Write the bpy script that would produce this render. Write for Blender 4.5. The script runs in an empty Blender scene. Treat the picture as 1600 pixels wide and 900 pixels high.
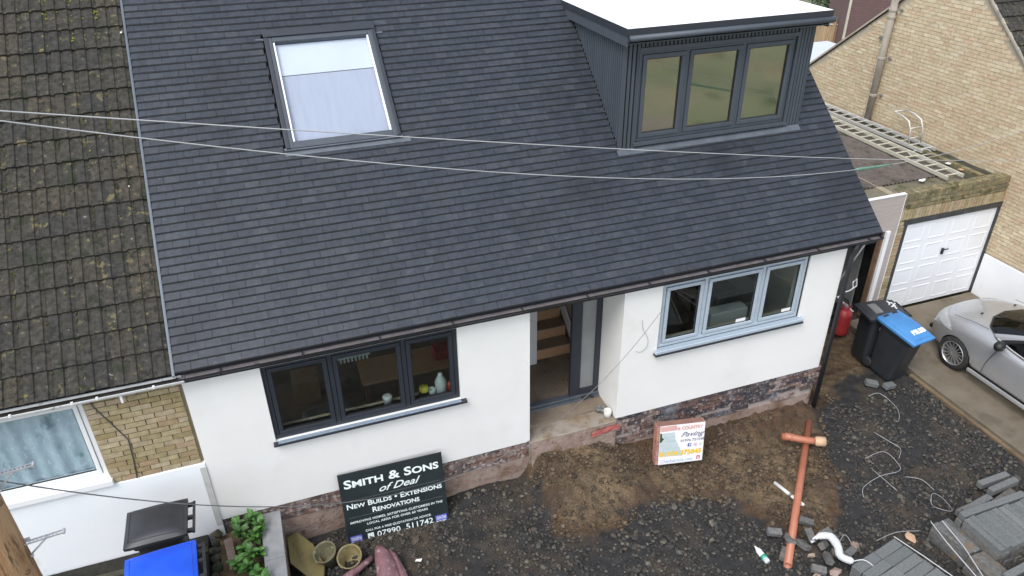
import bpy, bmesh, math, random
import numpy as np
from mathutils import Vector, Matrix, Euler, noise as mnoise
R = math.radians
random.seed(7); rng = np.random.default_rng(11)
SC = bpy.context.scene
COL = SC.collection

# ------------------------------------------------------------------ camera
def cam_axes(p, y, r):
    f = Vector((math.sin(y)*math.cos(p), math.cos(y)*math.cos(p), -math.sin(p)))
    rt = Vector((math.cos(y), -math.sin(y), 0)); up = rt.cross(f)
    c, s = math.cos(r), math.sin(r)
    return c*rt+s*up, -s*rt+c*up, f
CAMPOS = Vector((0, -7.8, 8.61))
a_r, a_u, a_f = cam_axes(R(30.94494613), R(19.18297485), R(-0.72502558))
cam = bpy.data.cameras.new('camera'); camo = bpy.data.objects.new('camera', cam); COL.objects.link(camo)
cam.lens = 1174.33/1600*36; cam.sensor_width = 36; cam.clip_end = 800; cam.clip_start = .05
camo.matrix_world = Matrix(((a_r.x, a_u.x, -a_f.x, CAMPOS.x), (a_r.y, a_u.y, -a_f.y, CAMPOS.y), (a_r.z, a_u.z, -a_f.z, CAMPOS.z), (0, 0, 0, 1)))
SC.camera = camo

# ------------------------------------------------------------------ light
SUN_EL, SUN_AZ = R(56), R(232)          # azimuth clockwise from +Y
w = bpy.data.worlds.new('World'); SC.world = w; w.use_nodes = True
nt = w.node_tree; bg = nt.nodes['Background']; sky = nt.nodes.new('ShaderNodeTexSky')
sky.sky_type = 'NISHITA'; sky.sun_disc = False; sky.sun_elevation = SUN_EL; sky.sun_rotation = SUN_AZ
sky.air_density = 1.0; sky.dust_density = 1.0; sky.ozone_density = 1.0
hs = nt.nodes.new('ShaderNodeHueSaturation'); hs.inputs['Saturation'].default_value = .42       # thin overcast
nt.links.new(sky.outputs[0], hs.inputs['Color']); nt.links.new(hs.outputs[0], bg.inputs[0]); bg.inputs[1].default_value = .15
sun = bpy.data.lights.new('sun', 'SUN'); suno = bpy.data.objects.new('sun', sun); COL.objects.link(suno)
sun.energy = 1.35; sun.angle = R(28); sun.color = (1, .97, .93)
sd = Vector((math.sin(SUN_AZ)*math.cos(SUN_EL), math.cos(SUN_AZ)*math.cos(SUN_EL), math.sin(SUN_EL)))
suno.rotation_euler = (-sd).to_track_quat('-Z', 'Y').to_euler()
SC.view_settings.view_transform = 'Standard'; SC.view_settings.look = 'None'; SC.view_settings.exposure = .96; SC.view_settings.gamma = 1

# ------------------------------------------------------------------ materials
def mat(name, cols, rough=.7, nscale=6, piece=None, pv=.12, spots=(), bump=None, metallic=0, spec=.5, coat=0, stretch=(1, 1, 1), rvar=.0, detail=5):
    """noise-mixed base (or a colour per piece), blotches and fine relief, in world coordinates"""
    m = bpy.data.materials.new(name); m.use_nodes = True
    n, l = m.node_tree.nodes, m.node_tree.links
    b = n['Principled BSDF']; b.inputs['Roughness'].default_value = rough; b.inputs['Metallic'].default_value = metallic
    b.inputs['Specular IOR Level'].default_value = spec; b.inputs['Coat Weight'].default_value = coat
    geo = n.new('ShaderNodeNewGeometry'); mp = n.new('ShaderNodeMapping'); mp.inputs['Scale'].default_value = stretch
    l.new(geo.outputs['Position'], mp.inputs[0]); P = mp.outputs[0]
    def noise(sc, dt=detail, rg=.6):
        t = n.new('ShaderNodeTexNoise'); t.inputs['Scale'].default_value = sc; t.inputs['Detail'].default_value = dt; t.inputs['Roughness'].default_value = rg
        l.new(P, t.inputs['Vector']); return t.outputs['Fac']
    def ramp(fac, stops, interp='LINEAR'):
        r = n.new('ShaderNodeValToRGB'); r.color_ramp.interpolation = interp; e = r.color_ramp.elements
        while len(e) < len(stops): e.new(.5)
        for k, (p, c) in enumerate(stops): e[k].position = p; e[k].color = (*c, 1) if len(c) == 3 else c
        l.new(fac, r.inputs[0]); return r.outputs[0]
    def mix(fac, a, bb, mode='MIX'):
        x = n.new('ShaderNodeMix'); x.data_type = 'RGBA'; x.blend_type = mode
        for sock, v in ((x.inputs[0], fac), (x.inputs[6], a), (x.inputs[7], bb)):
            if hasattr(v, 'is_output'): l.new(v, sock)
            elif isinstance(v, (int, float)): sock.default_value = v
            else: sock.default_value = (*v, 1)
        return x.outputs[2]
    nb = noise(nscale)
    if piece:
        at = n.new('ShaderNodeAttribute'); at.attribute_name = 'tint'
        oi = n.new('ShaderNodeObjectInfo'); ad = n.new('ShaderNodeMath'); ad.operation = 'ADD'
        l.new(at.outputs['Fac'], ad.inputs[0]); l.new(oi.outputs['Random'], ad.inputs[1])
        wn = n.new('ShaderNodeTexWhiteNoise'); wn.noise_dimensions = '1D'; l.new(ad.outputs[0], wn.inputs['W'])
        k = len(piece)
        pc = ramp(wn.outputs['Value'], [(i/max(1, k-1), c) for i, c in enumerate(piece)])
        g = ramp(nb, [(.3, (1-pv*2,)*3), (.7, (1+pv,)*3)])
        col = mix(1.0, pc, g, 'MULTIPLY')
    else:
        col = ramp(nb, [(.32+.36*i/max(1, len(cols)-1), c) for i, c in enumerate(cols)])
    for sp in spots:
        c, sc, lo, hi = sp[:4]
        fac = ramp(noise(sc, sp[4] if len(sp) > 4 else 4), [(lo, (0, 0, 0)), (hi, (1, 1, 1))])
        col = mix(fac, col, c)
    l.new(col, b.inputs['Base Color'])
    if rvar:
        r = ramp(noise(nscale*.37), [(.35, (max(0, rough-rvar),)*3), (.65, (min(1, rough+rvar),)*3)]); l.new(r, b.inputs['Roughness'])
    if bump:
        bp = n.new('ShaderNodeBump'); bp.inputs['Strength'].default_value = bump[1]; bp.inputs['Distance'].default_value = bump[2] if len(bump) > 2 else .01
        l.new(noise(bump[0], 6), bp.inputs['Height']); l.new(bp.outputs[0], b.inputs['Normal'])
    return m
def glass(name, tint=(.9, .95, .93), refl=.06, gcol=(1, 1, 1), rough=.0, k=.75):
    m = bpy.data.materials.new(name); m.use_nodes = True; n, l = m.node_tree.nodes, m.node_tree.links
    n.remove(n['Principled BSDF']); t = n.new('ShaderNodeBsdfTransparent'); t.inputs[0].default_value = (*tint, 1)
    g = n.new('ShaderNodeBsdfGlossy'); g.inputs['Roughness'].default_value = rough; g.inputs[0].default_value = (*gcol, 1)
    fr = n.new('ShaderNodeLayerWeight'); fr.inputs[0].default_value = .5; pw = n.new('ShaderNodeMath'); pw.operation = 'POWER'; l.new(fr.outputs['Facing'], pw.inputs[0]); pw.inputs[1].default_value = 4.5   # even on both faces of the pane
    ma = n.new('ShaderNodeMath'); ma.operation = 'MULTIPLY_ADD'; l.new(pw.outputs[0], ma.inputs[0]); ma.inputs[1].default_value = k; ma.inputs[2].default_value = refl; ma.use_clamp = True
    mx = n.new('ShaderNodeMixShader'); l.new(ma.outputs[0], mx.inputs[0]); l.new(t.outputs[0], mx.inputs[1]); l.new(g.outputs[0], mx.inputs[2])
    l.new(mx.outputs[0], n['Material Output'].inputs[0]); return m
def stripes(name, c1, c2, scale, axis='x', rough=.35, width=.5):
    m = mat(name, [c1, c1], rough=rough); n, l = m.node_tree.nodes, m.node_tree.links
    geo = n.new('ShaderNodeNewGeometry'); br = n.new('ShaderNodeTexBrick'); mp = n.new('ShaderNodeMapping')
    mp.inputs['Rotation'].default_value = (R(90), 0, 0) if axis == 'x' else (0, 0, 0)
    l.new(geo.outputs['Position'], mp.inputs[0]); l.new(mp.outputs[0], br.inputs[0])
    br.inputs['Color1'].default_value = (*c1, 1); br.inputs['Color2'].default_value = (*[.5*a+.5*b for a, b in zip(c1, c2)], 1); br.inputs['Mortar'].default_value = (*c2, 1)
    br.inputs['Scale'].default_value = scale; br.inputs['Mortar Size'].default_value = .05; br.inputs['Brick Width'].default_value = .6; br.inputs['Row Height'].default_value = .3
    l.new(br.outputs[0], n['Principled BSDF'].inputs['Base Color']); return m

M = {}
M['slate'] = mat('slate_tile', None, rough=.5, nscale=14, piece=[(.027, .033, .044), (.031, .038, .050), (.037, .044, .056), (.029, .034, .046), (.044, .050, .061)], pv=.16,
    spots=[((.07, .078, .093), 9, .64, .78), ((.017, .020, .026), .55, .53, .68, 6), ((.09, .09, .1), 40, .78, .82)], bump=(60, .25, .004), spec=.5, rvar=.1)
M['slate_shade'] = mat('slate_shade_edge', [(.006, .0065, .009), (.010, .011, .014)], rough=.7, nscale=20)  # tile butts and noses painted dark as the shade line under each course
M['conc_tile'] = mat('old_concrete_tile', None, rough=.9, nscale=18, piece=[(.040, .037, .029), (.050, .045, .034), (.036, .034, .030), (.058, .049, .034)], pv=.34,
    spots=[((.021, .024, .011), 6.5, .55, .66, 6), ((.12, .10, .05), 7, .62, .68), ((.012, .013, .008), 13, .57, .64, 5), ((.17, .15, .05), 9, .68, .71), ((.22, .21, .16), 18, .70, .72)], bump=(45, .6, .01))
M['moss_y'] = mat('bright_moss', [(.10, .11, .012), (.22, .21, .03)], rough=1, nscale=30, bump=(80, 1, .01))
M['moss'] = mat('moss', [(.022, .028, .008), (.06, .058, .015), (.15, .14, .03)], rough=1, nscale=40, bump=(80, 1, .01))
M['render'] = mat('white_render', [(.76, .75, .72), (.80, .79, .765)], rough=.92, nscale=1.2, spots=[((.715, .70, .665), 1.3, .56, .8, 7), ((.68, .66, .62), 5, .68, .86)], bump=(120, .5, .004))
M['white_paint'] = mat('white_paint', [(.82, .84, .86), (.86, .87, .88)], rough=.7, nscale=2, spots=[((.5, .49, .42), 1.6, .68, .9)], bump=(90, .2, .004))
M['stain'] = mat('damp_render_edge', [(.44, .44, .41), (.56, .56, .53)], rough=.9, nscale=5)
M['brick_y'] = mat('yellow_brick', None, rough=.9, nscale=14, piece=[(.33, .26, .14), (.40, .33, .19), (.37, .29, .175), (.45, .38, .25), (.38, .26, .16), (.30, .24, .115), (.41, .33, .23)], pv=.14,
    spots=[((.22, .19, .06), 3, .64, .8), ((.3, .2, .12), 25, .7, .8)], bump=(60, .5, .006))
M['brick_t'] = mat('tan_brick', None, rough=.9, nscale=12, piece=[(.52, .42, .27), (.57, .47, .31), (.62, .53, .38), (.55, .45, .30), (.54, .40, .27), (.58, .49, .33)], pv=.1,
    spots=[((.38, .30, .19), 1.1, .62, .8), ((.62, .55, .42), 30, .72, .8)], bump=(60, .5, .006))
M['mortar_t'] = mat('mortar_tan', [(.37, .32, .235), (.44, .385, .29)], rough=.95, nscale=10, bump=(60, .5, .005))
M['mortar_y'] = mat('mortar_yellow', [(.29, .245, .165), (.35, .30, .21)], rough=.95, nscale=10, bump=(60, .5, .005))
M['brick_r'] = mat('old_red_brick', None, rough=.88, nscale=9, piece=[(.17, .09, .07), (.23, .135, .105), (.11, .085, .08), (.27, .17, .14), (.085, .07, .07), (.21, .145, .125)], pv=.25,
    spots=[((.36, .31, .29), 15, .52, .62), ((.30, .25, .23), 2.2, .52, .64), ((.05, .05, .06), 4, .65, .70)], bump=(40, .8, .012))
M['brick_b'] = mat('old_blue_brick', None, rough=.85, nscale=9, piece=[(.045, .044, .056), (.075, .055, .055), (.05, .052, .066), (.16, .09, .072), (.07, .062, .07)], pv=.25,
    spots=[((.33, .295, .285), 17, .55, .65), ((.22, .225, .25), 1.6, .55, .68)], bump=(40, .8, .012))
M['mortar_r'] = mat('mortar_grey', [(.32, .26, .23), (.42, .37, .34)], rough=.95, nscale=8, bump=(50, .7, .01))
M['footing'] = mat('concrete_footing', [(.26, .175, .14), (.33, .26, .22)], rough=.9, nscale=7, spots=[((.17, .10, .06), 2.5, .5, .68), ((.15, .09, .07), 9, .58, .68), ((.38, .34, .32), 6, .64, .72)], bump=(30, .8, .02))
M['slab'] = mat('doorstep_concrete', [(.24, .185, .13), (.3, .27, .235)], rough=.75, nscale=4, spots=[((.16, .095, .045), 1.8, .5, .64), ((.07, .05, .035), 14, .66, .7), ((.36, .35, .35), 3, .62, .8)], bump=(35, .5, .01), rvar=.2)
M['redpaint'] = mat('red_paint', [(.42, .08, .07), (.36, .15, .12)], rough=.8, nscale=14, bump=(50, .5, .01))
M['anth'] = mat('anthracite_plastic', [(.024, .029, .039), (.029, .034, .044)], rough=.42, nscale=3, bump=(120, .05, .002))
M['anth_c'] = mat('anthracite_cladding', None, rough=.5, nscale=9, piece=[(.058, .069, .086), (.066, .078, .095), (.062, .073, .09)], pv=.06, bump=(90, .1, .002), stretch=(1, 1, .1))
M['anth_gap'] = mat('cladding_groove', [(.005, .0055, .007), (.007, .0075, .009)], rough=.9)
M['dark_rain'] = mat('dark_rainwater_goods', [(.022, .023, .027), (.03, .03, .034)], rough=.4, nscale=5)
M['gut_in'] = mat('dusty_gutter_bed', [(.19, .17, .17), (.13, .115, .115)], rough=.9, nscale=9, spots=[((.05, .045, .04), 2.2, .64, .69)], bump=(50, .6, .01))
M['lead'] = mat('lead_flashing', [(.095, .11, .13), (.135, .15, .172)], rough=.45, nscale=5, metallic=.3, bump=(14, .25, .01))
M['lead_t'] = mat('metal_dry_verge', [(.09, .11, .135), (.115, .135, .16)], rough=.4, nscale=3, metallic=.2)
M['film'] = stripes('blue_protective_film', (.50, .555, .60), (.32, .385, .45), 16)
M['film_t'] = stripes('film_on_sill', (.30, .36, .42), (.17, .22, .29), 9, 'z')
M['pvc_w'] = mat('white_plastic', [(.78, .79, .8), (.82, .82, .82)], rough=.35, nscale=2)
M['pvc_dirty'] = mat('weathered_white_plastic', [(.66, .66, .64), (.76, .76, .75)], rough=.5, nscale=9, spots=[((.12, .11, .08), 5, .63, .7)])
M['gutmoss'] = mat('gutter_silt', [(.012, .012, .01), (.03, .028, .02)], rough=1, nscale=12, bump=(40, 1, .02))
M['shedroof'] = mat('pale_shed_roof', [(.5, .54, .56), (.56, .6, .62)], rough=.7)
M['fibre'] = mat('white_roof_membrane', [(.83, .83, .82), (.86, .86, .86)], rough=.7, nscale=1.5, spots=[((.7, .69, .67), 1.5, .66, .85)])
M['glass'] = glass('window_glass', (.8, .84, .82), .05)
M['glass_d'] = glass('dormer_glass', (.90, .90, .84), .42, (1, 1, .94), .06)
M['glass_n'] = glass('old_window_glass', (.9, .95, .97), .08)
M['glass_sky'] = glass('roof_window_glass', (.92, .94, .97), .05)
M['frosted'] = mat('frosted_glass', [(.2, .21, .21), (.25, .26, .26)], rough=.3, nscale=3)
M['blind1'] = mat('white_blind', [(.66, .68, .69), (.70, .72, .73)], rough=.9, nscale=2)
M['blind2'] = mat('misted_blind', [(.42, .435, .475), (.47, .485, .525)], rough=.8, nscale=5, stretch=(3, .4, .4))
M['curtain'] = mat('net_curtain', [(.50, .55, .57), (.70, .73, .75)], rough=.9, nscale=7, spots=[((.78, .82, .84), 16, .60, .64), ((.27, .33, .36), 4, .60, .7)], stretch=(1.6, 1, .7))
M['plaster'] = mat('interior_plaster', [(.46, .38, .29), (.52, .44, .36)], rough=.9, nscale=1.5)
M['plaster_d'] = mat('dormer_plaster', [(.72, .66, .5), (.78, .72, .57)], rough=.9, nscale=1.5)
M['infloor'] = mat('muddy_floor', [(.17, .13, .095), (.25, .2, .15)], rough=.8, nscale=3, spots=[((.05, .04, .03), 12, .64, .69), ((.09, .07, .05), 2, .6, .7)], bump=(25, .4, .01))
M['stairwood'] = mat('chipboard_stair', [(.50, .29, .16), (.58, .37, .22)], rough=.7, nscale=9, stretch=(1, 6, 6), bump=(60, .2, .004))
M['tread'] = mat('dusty_tread', [(.22, .165, .115), (.30, .23, .165)], rough=.8, nscale=6)
M['mud'] = mat('earth', [(.1, .07, .04), (.19, .135, .075)], rough=.85, nscale=3)
M['stone'] = mat('rubble_stone', None, rough=.8, nscale=25, piece=[(.027, .026, .025), (.052, .048, .042), (.037, .036, .035), (.105, .096, .077), (.032, .03, .028), (.072, .067, .058), (.15, .136, .106), (.047, .043, .037), (.10, .073, .055), (.032, .03, .028)], pv=.25, bump=(70, .7, .008))
M['clod'] = mat('soil_clod', None, rough=.95, nscale=20, piece=[(.075, .052, .032), (.12, .085, .052), (.15, .11, .07), (.09, .06, .036), (.05, .036, .024), (.17, .13, .085)], pv=.25, bump=(60, .8, .008))
M['conc'] = mat('driveway_concrete', [(.125, .102, .072), (.175, .148, .11)], rough=.75, nscale=2.5, spots=[((.085, .066, .045), 1.1, .55, .7), ((.22, .2, .165), 14, .68, .75)], bump=(60, .4, .006), rvar=.15)
M['path'] = mat('mossy_path', [(.035, .036, .025), (.075, .07, .045)], rough=.9, nscale=5, spots=[((.02, .025, .012), 3, .55, .65), ((.12, .12, .11), 40, .72, .75)], bump=(30, .7, .015))
M['coping'] = mat('coping_slab', [(.2, .21, .22), (.27, .275, .28)], rough=.8, nscale=7, spots=[((.26, .2, .1), 2.6, .62, .7), ((.1, .1, .1), 10, .7, .74)], bump=(60, .4, .005))
M['block'] = mat('paving_block', None, rough=.85, nscale=40, piece=[(.115, .125, .122), (.15, .158, .155), (.13, .138, .137), (.17, .175, .172)], pv=.14, spots=[((.24, .24, .23), 150, .66, .7)], bump=(140, .8, .004))
M['blockd'] = mat('weathered_paving_block', None, rough=.85, nscale=20, piece=[(.1, .1, .095), (.14, .14, .135), (.12, .105, .085), (.16, .16, .16)], pv=.2, spots=[((.17, .12, .07), 8, .6, .68)], bump=(90, .8, .005))
M['terracotta'] = mat('orange_drain_plastic', [(.36, .125, .07), (.43, .165, .10)], rough=.45, nscale=3, spots=[((.5, .3, .22), 5, .66, .72)])
M['terr_d'] = mat('dusty_socket', [(.55, .38, .24), (.5, .3, .18)], rough=.8, nscale=8)
M['grass'] = mat('rough_grass', [(.10, .115, .06), (.15, .16, .085), (.19, .17, .105)], rough=1, nscale=.25, spots=[((.16, .12, .07), .12, .56, .62), ((.035, .055, .018), .6, .6, .66)], bump=(3, 1, .1), detail=8)
M['pole'] = mat('pole_timber', [(.30, .155, .075), (.40, .23, .12), (.47, .30, .17)], rough=.75, nscale=5, stretch=(3, 3, .35), spots=[((.17, .09, .045), 9, .54, .62), ((.1, .055, .03), 4, .66, .70), ((.55, .40, .26), 6, .66, .74)], bump=(26, .9, .014))
M['galv'] = mat('galvanised_steel', [(.5, .5, .52), (.62, .62, .64)], rough=.4, metallic=.6, nscale=20)
M['alu'] = mat('aluminium', [(.55, .54, .5), (.68, .67, .63)], rough=.45, metallic=.35, nscale=5)
M['alu_y'] = mat('aged_aluminium', [(.55, .53, .43), (.65, .62, .52)], rough=.5, metallic=.25, nscale=5)
M['strap'] = mat('packing_strap_plastic', [(.36, .36, .37), (.46, .46, .47)], rough=.5, nscale=4, spots=[((.2, .19, .18), 6, .58, .68)])
M['greywire'] = mat('grey_wire', [(.14, .14, .14), (.2, .2, .2)], rough=.5)
M['cable'] = mat('cable_sheath', [(.42, .42, .43), (.5, .5, .5)], rough=.35, nscale=3)
M['cable_b'] = mat('dark_cable', [(.05, .05, .05), (.08, .08, .08)], rough=.4, nscale=3)
M['signk'] = mat('sign_black', [(.013, .02, .022), (.02, .028, .03)], rough=.4, nscale=4, spots=[((.06, .065, .065), 60, .72, .76)])
M['ink_w'] = mat('white_lettering', [(.72, .8, .78), (.78, .84, .82)], rough=.5)
M['ink_purple'] = mat('badge_purple', [(.1, .1, .42), (.14, .13, .5)], rough=.4)
M['paperw'] = mat('sign_white', [(.8, .78, .77), (.84, .82, .82)], rough=.4, nscale=6)
M['ink_pink'] = mat('ink_pink', [(.62, .32, .29), (.68, .4, .36)], rough=.5)
M['ink_yel'] = mat('ink_yellow', [(.75, .5, .03), (.8, .55, .05)], rough=.5)
M['ink_dk'] = mat('ink_dark', [(.1, .12, .2), (.12, .14, .22)], rough=.5)
M['ink_blue'] = mat('ink_blue', [(.05, .1, .36), (.06, .12, .4)], rough=.5)
M['ink_teal'] = mat('ink_teal', [(.3, .3, .6), (.2, .6, .55)], rough=.5, nscale=2)
M['ink_red'] = mat('ink_red', [(.6, .08, .12), (.65, .1, .14)], rough=.5)
M['ink_lil'] = mat('ink_lilac', [(.6, .42, .6), (.65, .5, .65)], rough=.5)
M['ink_grn'] = mat('ink_green', [(.5, .66, .5), (.55, .7, .55)], rough=.5)
M['photo_pave'] = mat('printed_paving_photo', [(.42, .5, .52), (.55, .62, .63)], rough=.4, nscale=9, stretch=(1, 1, 6))
M['photo_red'] = mat('printed_banner', [(.6, .36, .33), (.68, .46, .43)], rough=.4, nscale=9)
M['signbrick'] = mat('sign_brick_edge', None, rough=.7, piece=[(.42, .2, .15), (.48, .26, .2), (.36, .17, .14)], pv=.1, nscale=20)
M['signbrick_g'] = mat('sign_brick_joint', [(.2, .1, .08), (.24, .13, .1)], rough=.7)
M['bin_k'] = mat('black_bin_plastic', [(.02, .022, .026), (.028, .03, .034)], rough=.45, nscale=5, spots=[((.1, .1, .1), 45, .74, .77)])
M['bin_lidk'] = mat('grey_bin_lid', [(.026, .029, .034), (.038, .041, .046)], rough=.45, nscale=5, spots=[((.13, .13, .13), 40, .75, .78)])
M['bin_b'] = mat('blue_bin_lid', [(.05, .2, .47), (.07, .25, .52)], rough=.4, nscale=4)
M['bin_b2'] = mat('bright_blue_bin_lid', [(.008, .07, .58), (.015, .095, .66)], rough=.35, nscale=4)
M['scrib'] = mat('white_marker', [(.78, .8, .8), (.82, .82, .82)], rough=.6)
M['rubber'] = mat('rubber', [(.015, .015, .016), (.03, .029, .028)], rough=.8, nscale=14, spots=[((.08, .065, .045), 10, .62, .7)], bump=(40, .4, .01))
M['rim'] = mat('alloy_rim', [(.36, .36, .36), (.44, .44, .44)], rough=.35, metallic=.7, nscale=5)
M['carpaint'] = mat('silver_paint', [(.50, .51, .525), (.54, .55, .56)], rough=.34, metallic=.6, nscale=2, coat=.7)
M['cartrim'] = mat('black_trim', [(.012, .012, .013), (.018, .018, .018)], rough=.5)
M['carglass'] = glass('car_glass', (.16, .2, .2), .05, k=.45)
M['lens'] = mat('headlamp_lens', [(.36, .38, .38), (.5, .52, .52)], rough=.15, nscale=6, coat=.6)
M['gas'] = mat('red_gas_paint', [(.33, .025, .03), (.4, .04, .04)], rough=.45, nscale=5, spots=[((.2, .05, .05), 6, .6, .7)])
M['garage_w'] = mat('garage_door_white', [(.78, .80, .83), (.83, .84, .86)], rough=.35, nscale=1.5)
M['lintel'] = mat('dark_painted_lintel', [(.03, .033, .037), (.055, .058, .062)], rough=.5, nscale=5, spots=[((.09, .09, .09), 5, .6, .68)])
M['board'] = mat('grey_board', [(.36, .31, .285), (.43, .38, .35)], rough=.75, nscale=4, stretch=(1, 1, 6))
M['corr'] = mat('weathered_corrugated_sheet', [(.085, .07, .06), (.15, .125, .11)], rough=.9, nscale=6, spots=[((.05, .05, .03), 3, .55, .65), ((.2, .15, .1), 6, .68, .74)], bump=(40, .5, .01))
M['rooffelt'] = mat('dirty_flat_roof', [(.13, .115, .08), (.2, .175, .125)], rough=.9, nscale=4, spots=[((.05, .06, .02), 2, .55, .66), ((.3, .17, .08), 7, .68, .72)], bump=(40, .6, .015))
M['parapet'] = mat('mossy_parapet_brick', None, rough=.95, nscale=9, piece=[(.2, .17, .09), (.26, .22, .12), (.17, .15, .09), (.3, .23, .12)], pv=.25, spots=[((.07, .07, .025), 5, .55, .66), ((.36, .34, .28), 9, .7, .74)], bump=(50, .7, .01))
M['green_rope'] = mat('green_hose', [(.09, .2, .14), (.13, .26, .19)], rough=.5, nscale=12)
M['wood'] = mat('fence_board', None, rough=.85, nscale=5, piece=[(.36, .24, .13), (.44, .31, .18), (.4, .28, .17), (.46, .36, .24)], stretch=(4, 4, .5), pv=.15)
M['brownhung'] = stripes('brown_hung_tile', (.17, .1, .095), (.115, .07, .068), 5, 'x', .85)
M['leaf'] = mat('plant_leaf', None, rough=.45, nscale=14, piece=[(.04, .11, .02), (.07, .19, .035), (.1, .25, .045), (.03, .085, .02)], pv=.12)
M['leafd'] = mat('shrub_leaf', None, rough=.6, nscale=4, piece=[(.02, .045, .015), (.04, .08, .02), (.06, .11, .03)], pv=.2)
M['stem'] = mat('stem', [(.06, .08, .03), (.1, .1, .05)], rough=.8)
M['mustard'] = mat('mustard_plastic', [(.165, .135, .05), (.21, .175, .07)], rough=.6, nscale=5, spots=[((.4, .37, .22), 8, .68, .74), ((.12, .1, .045), 4, .62, .72)])
M['bucket_g'] = mat('grimy_bucket', [(.1, .095, .06), (.17, .155, .085)], rough=.7, nscale=10, spots=[((.3, .28, .2), 9, .62, .7)], bump=(40, .4, .006))
M['bucket_y'] = mat('mustard_bucket', [(.19, .155, .07), (.25, .205, .095)], rough=.7, nscale=10, spots=[((.42, .36, .22), 9, .62, .7), ((.12, .1, .05), 6, .62, .68)], bump=(40, .4, .006))
M['pinksack'] = mat('faded_pink_sack', [(.16, .075, .085), (.24, .13, .14)], rough=.85, nscale=7, spots=[((.45, .34, .36), 10, .6, .7)], bump=(25, .8, .02))
M['rag'] = mat('white_polythene', [(.5, .51, .53), (.66, .67, .69)], rough=.4, nscale=7, bump=(22, .8, .02))
M['cream'] = mat('cream_cup', [(.6, .57, .52), (.66, .63, .58)], rough=.5)
M['tubw'] = mat('bottle_white', [(.74, .76, .76), (.8, .82, .8)], rough=.35)
M['tubg'] = mat('bottle_green', [(.03, .3, .2), (.04, .36, .25)], rough=.35)
M['milk'] = mat('milky_bottle', [(.5, .56, .58), (.58, .63, .65)], rough=.3)
M['tinred'] = mat('red_tin', [(.5, .05, .03), (.55, .08, .04)], rough=.4)
M['yel'] = mat('yellow_tub', [(.6, .5, .06), (.66, .56, .1)], rough=.4)
M['wdark'] = mat('dark_rubbish_and_shade', [(.02, .02, .022), (.05, .048, .046)], rough=.5, nscale=4, bump=(14, .8, .03))  # black rubbish and scraps; also the painted shade inside the side passage
M['sheetg'] = mat('grey_sheet', [(.14, .145, .145), (.2, .2, .195)], rough=.7, nscale=4)
M['brownwood'] = mat('brown_timber', [(.14, .085, .05), (.2, .13, .08)], rough=.8, nscale=6)
M['underlay'] = mat('roof_underlay', [(.012, .013, .015), (.016, .017, .02)], rough=.9)
M['cardboard'] = mat('torn_cardboard', [(.42, .25, .15), (.5, .33, .21)], rough=.9, nscale=9)
M['cementpipe'] = mat('weathered_flue', [(.3, .27, .22), (.4, .36, .3)], rough=.9, nscale=5, spots=[((.16, .15, .13), 2.2, .55, .7)], stretch=(1, 1, .4))

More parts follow.
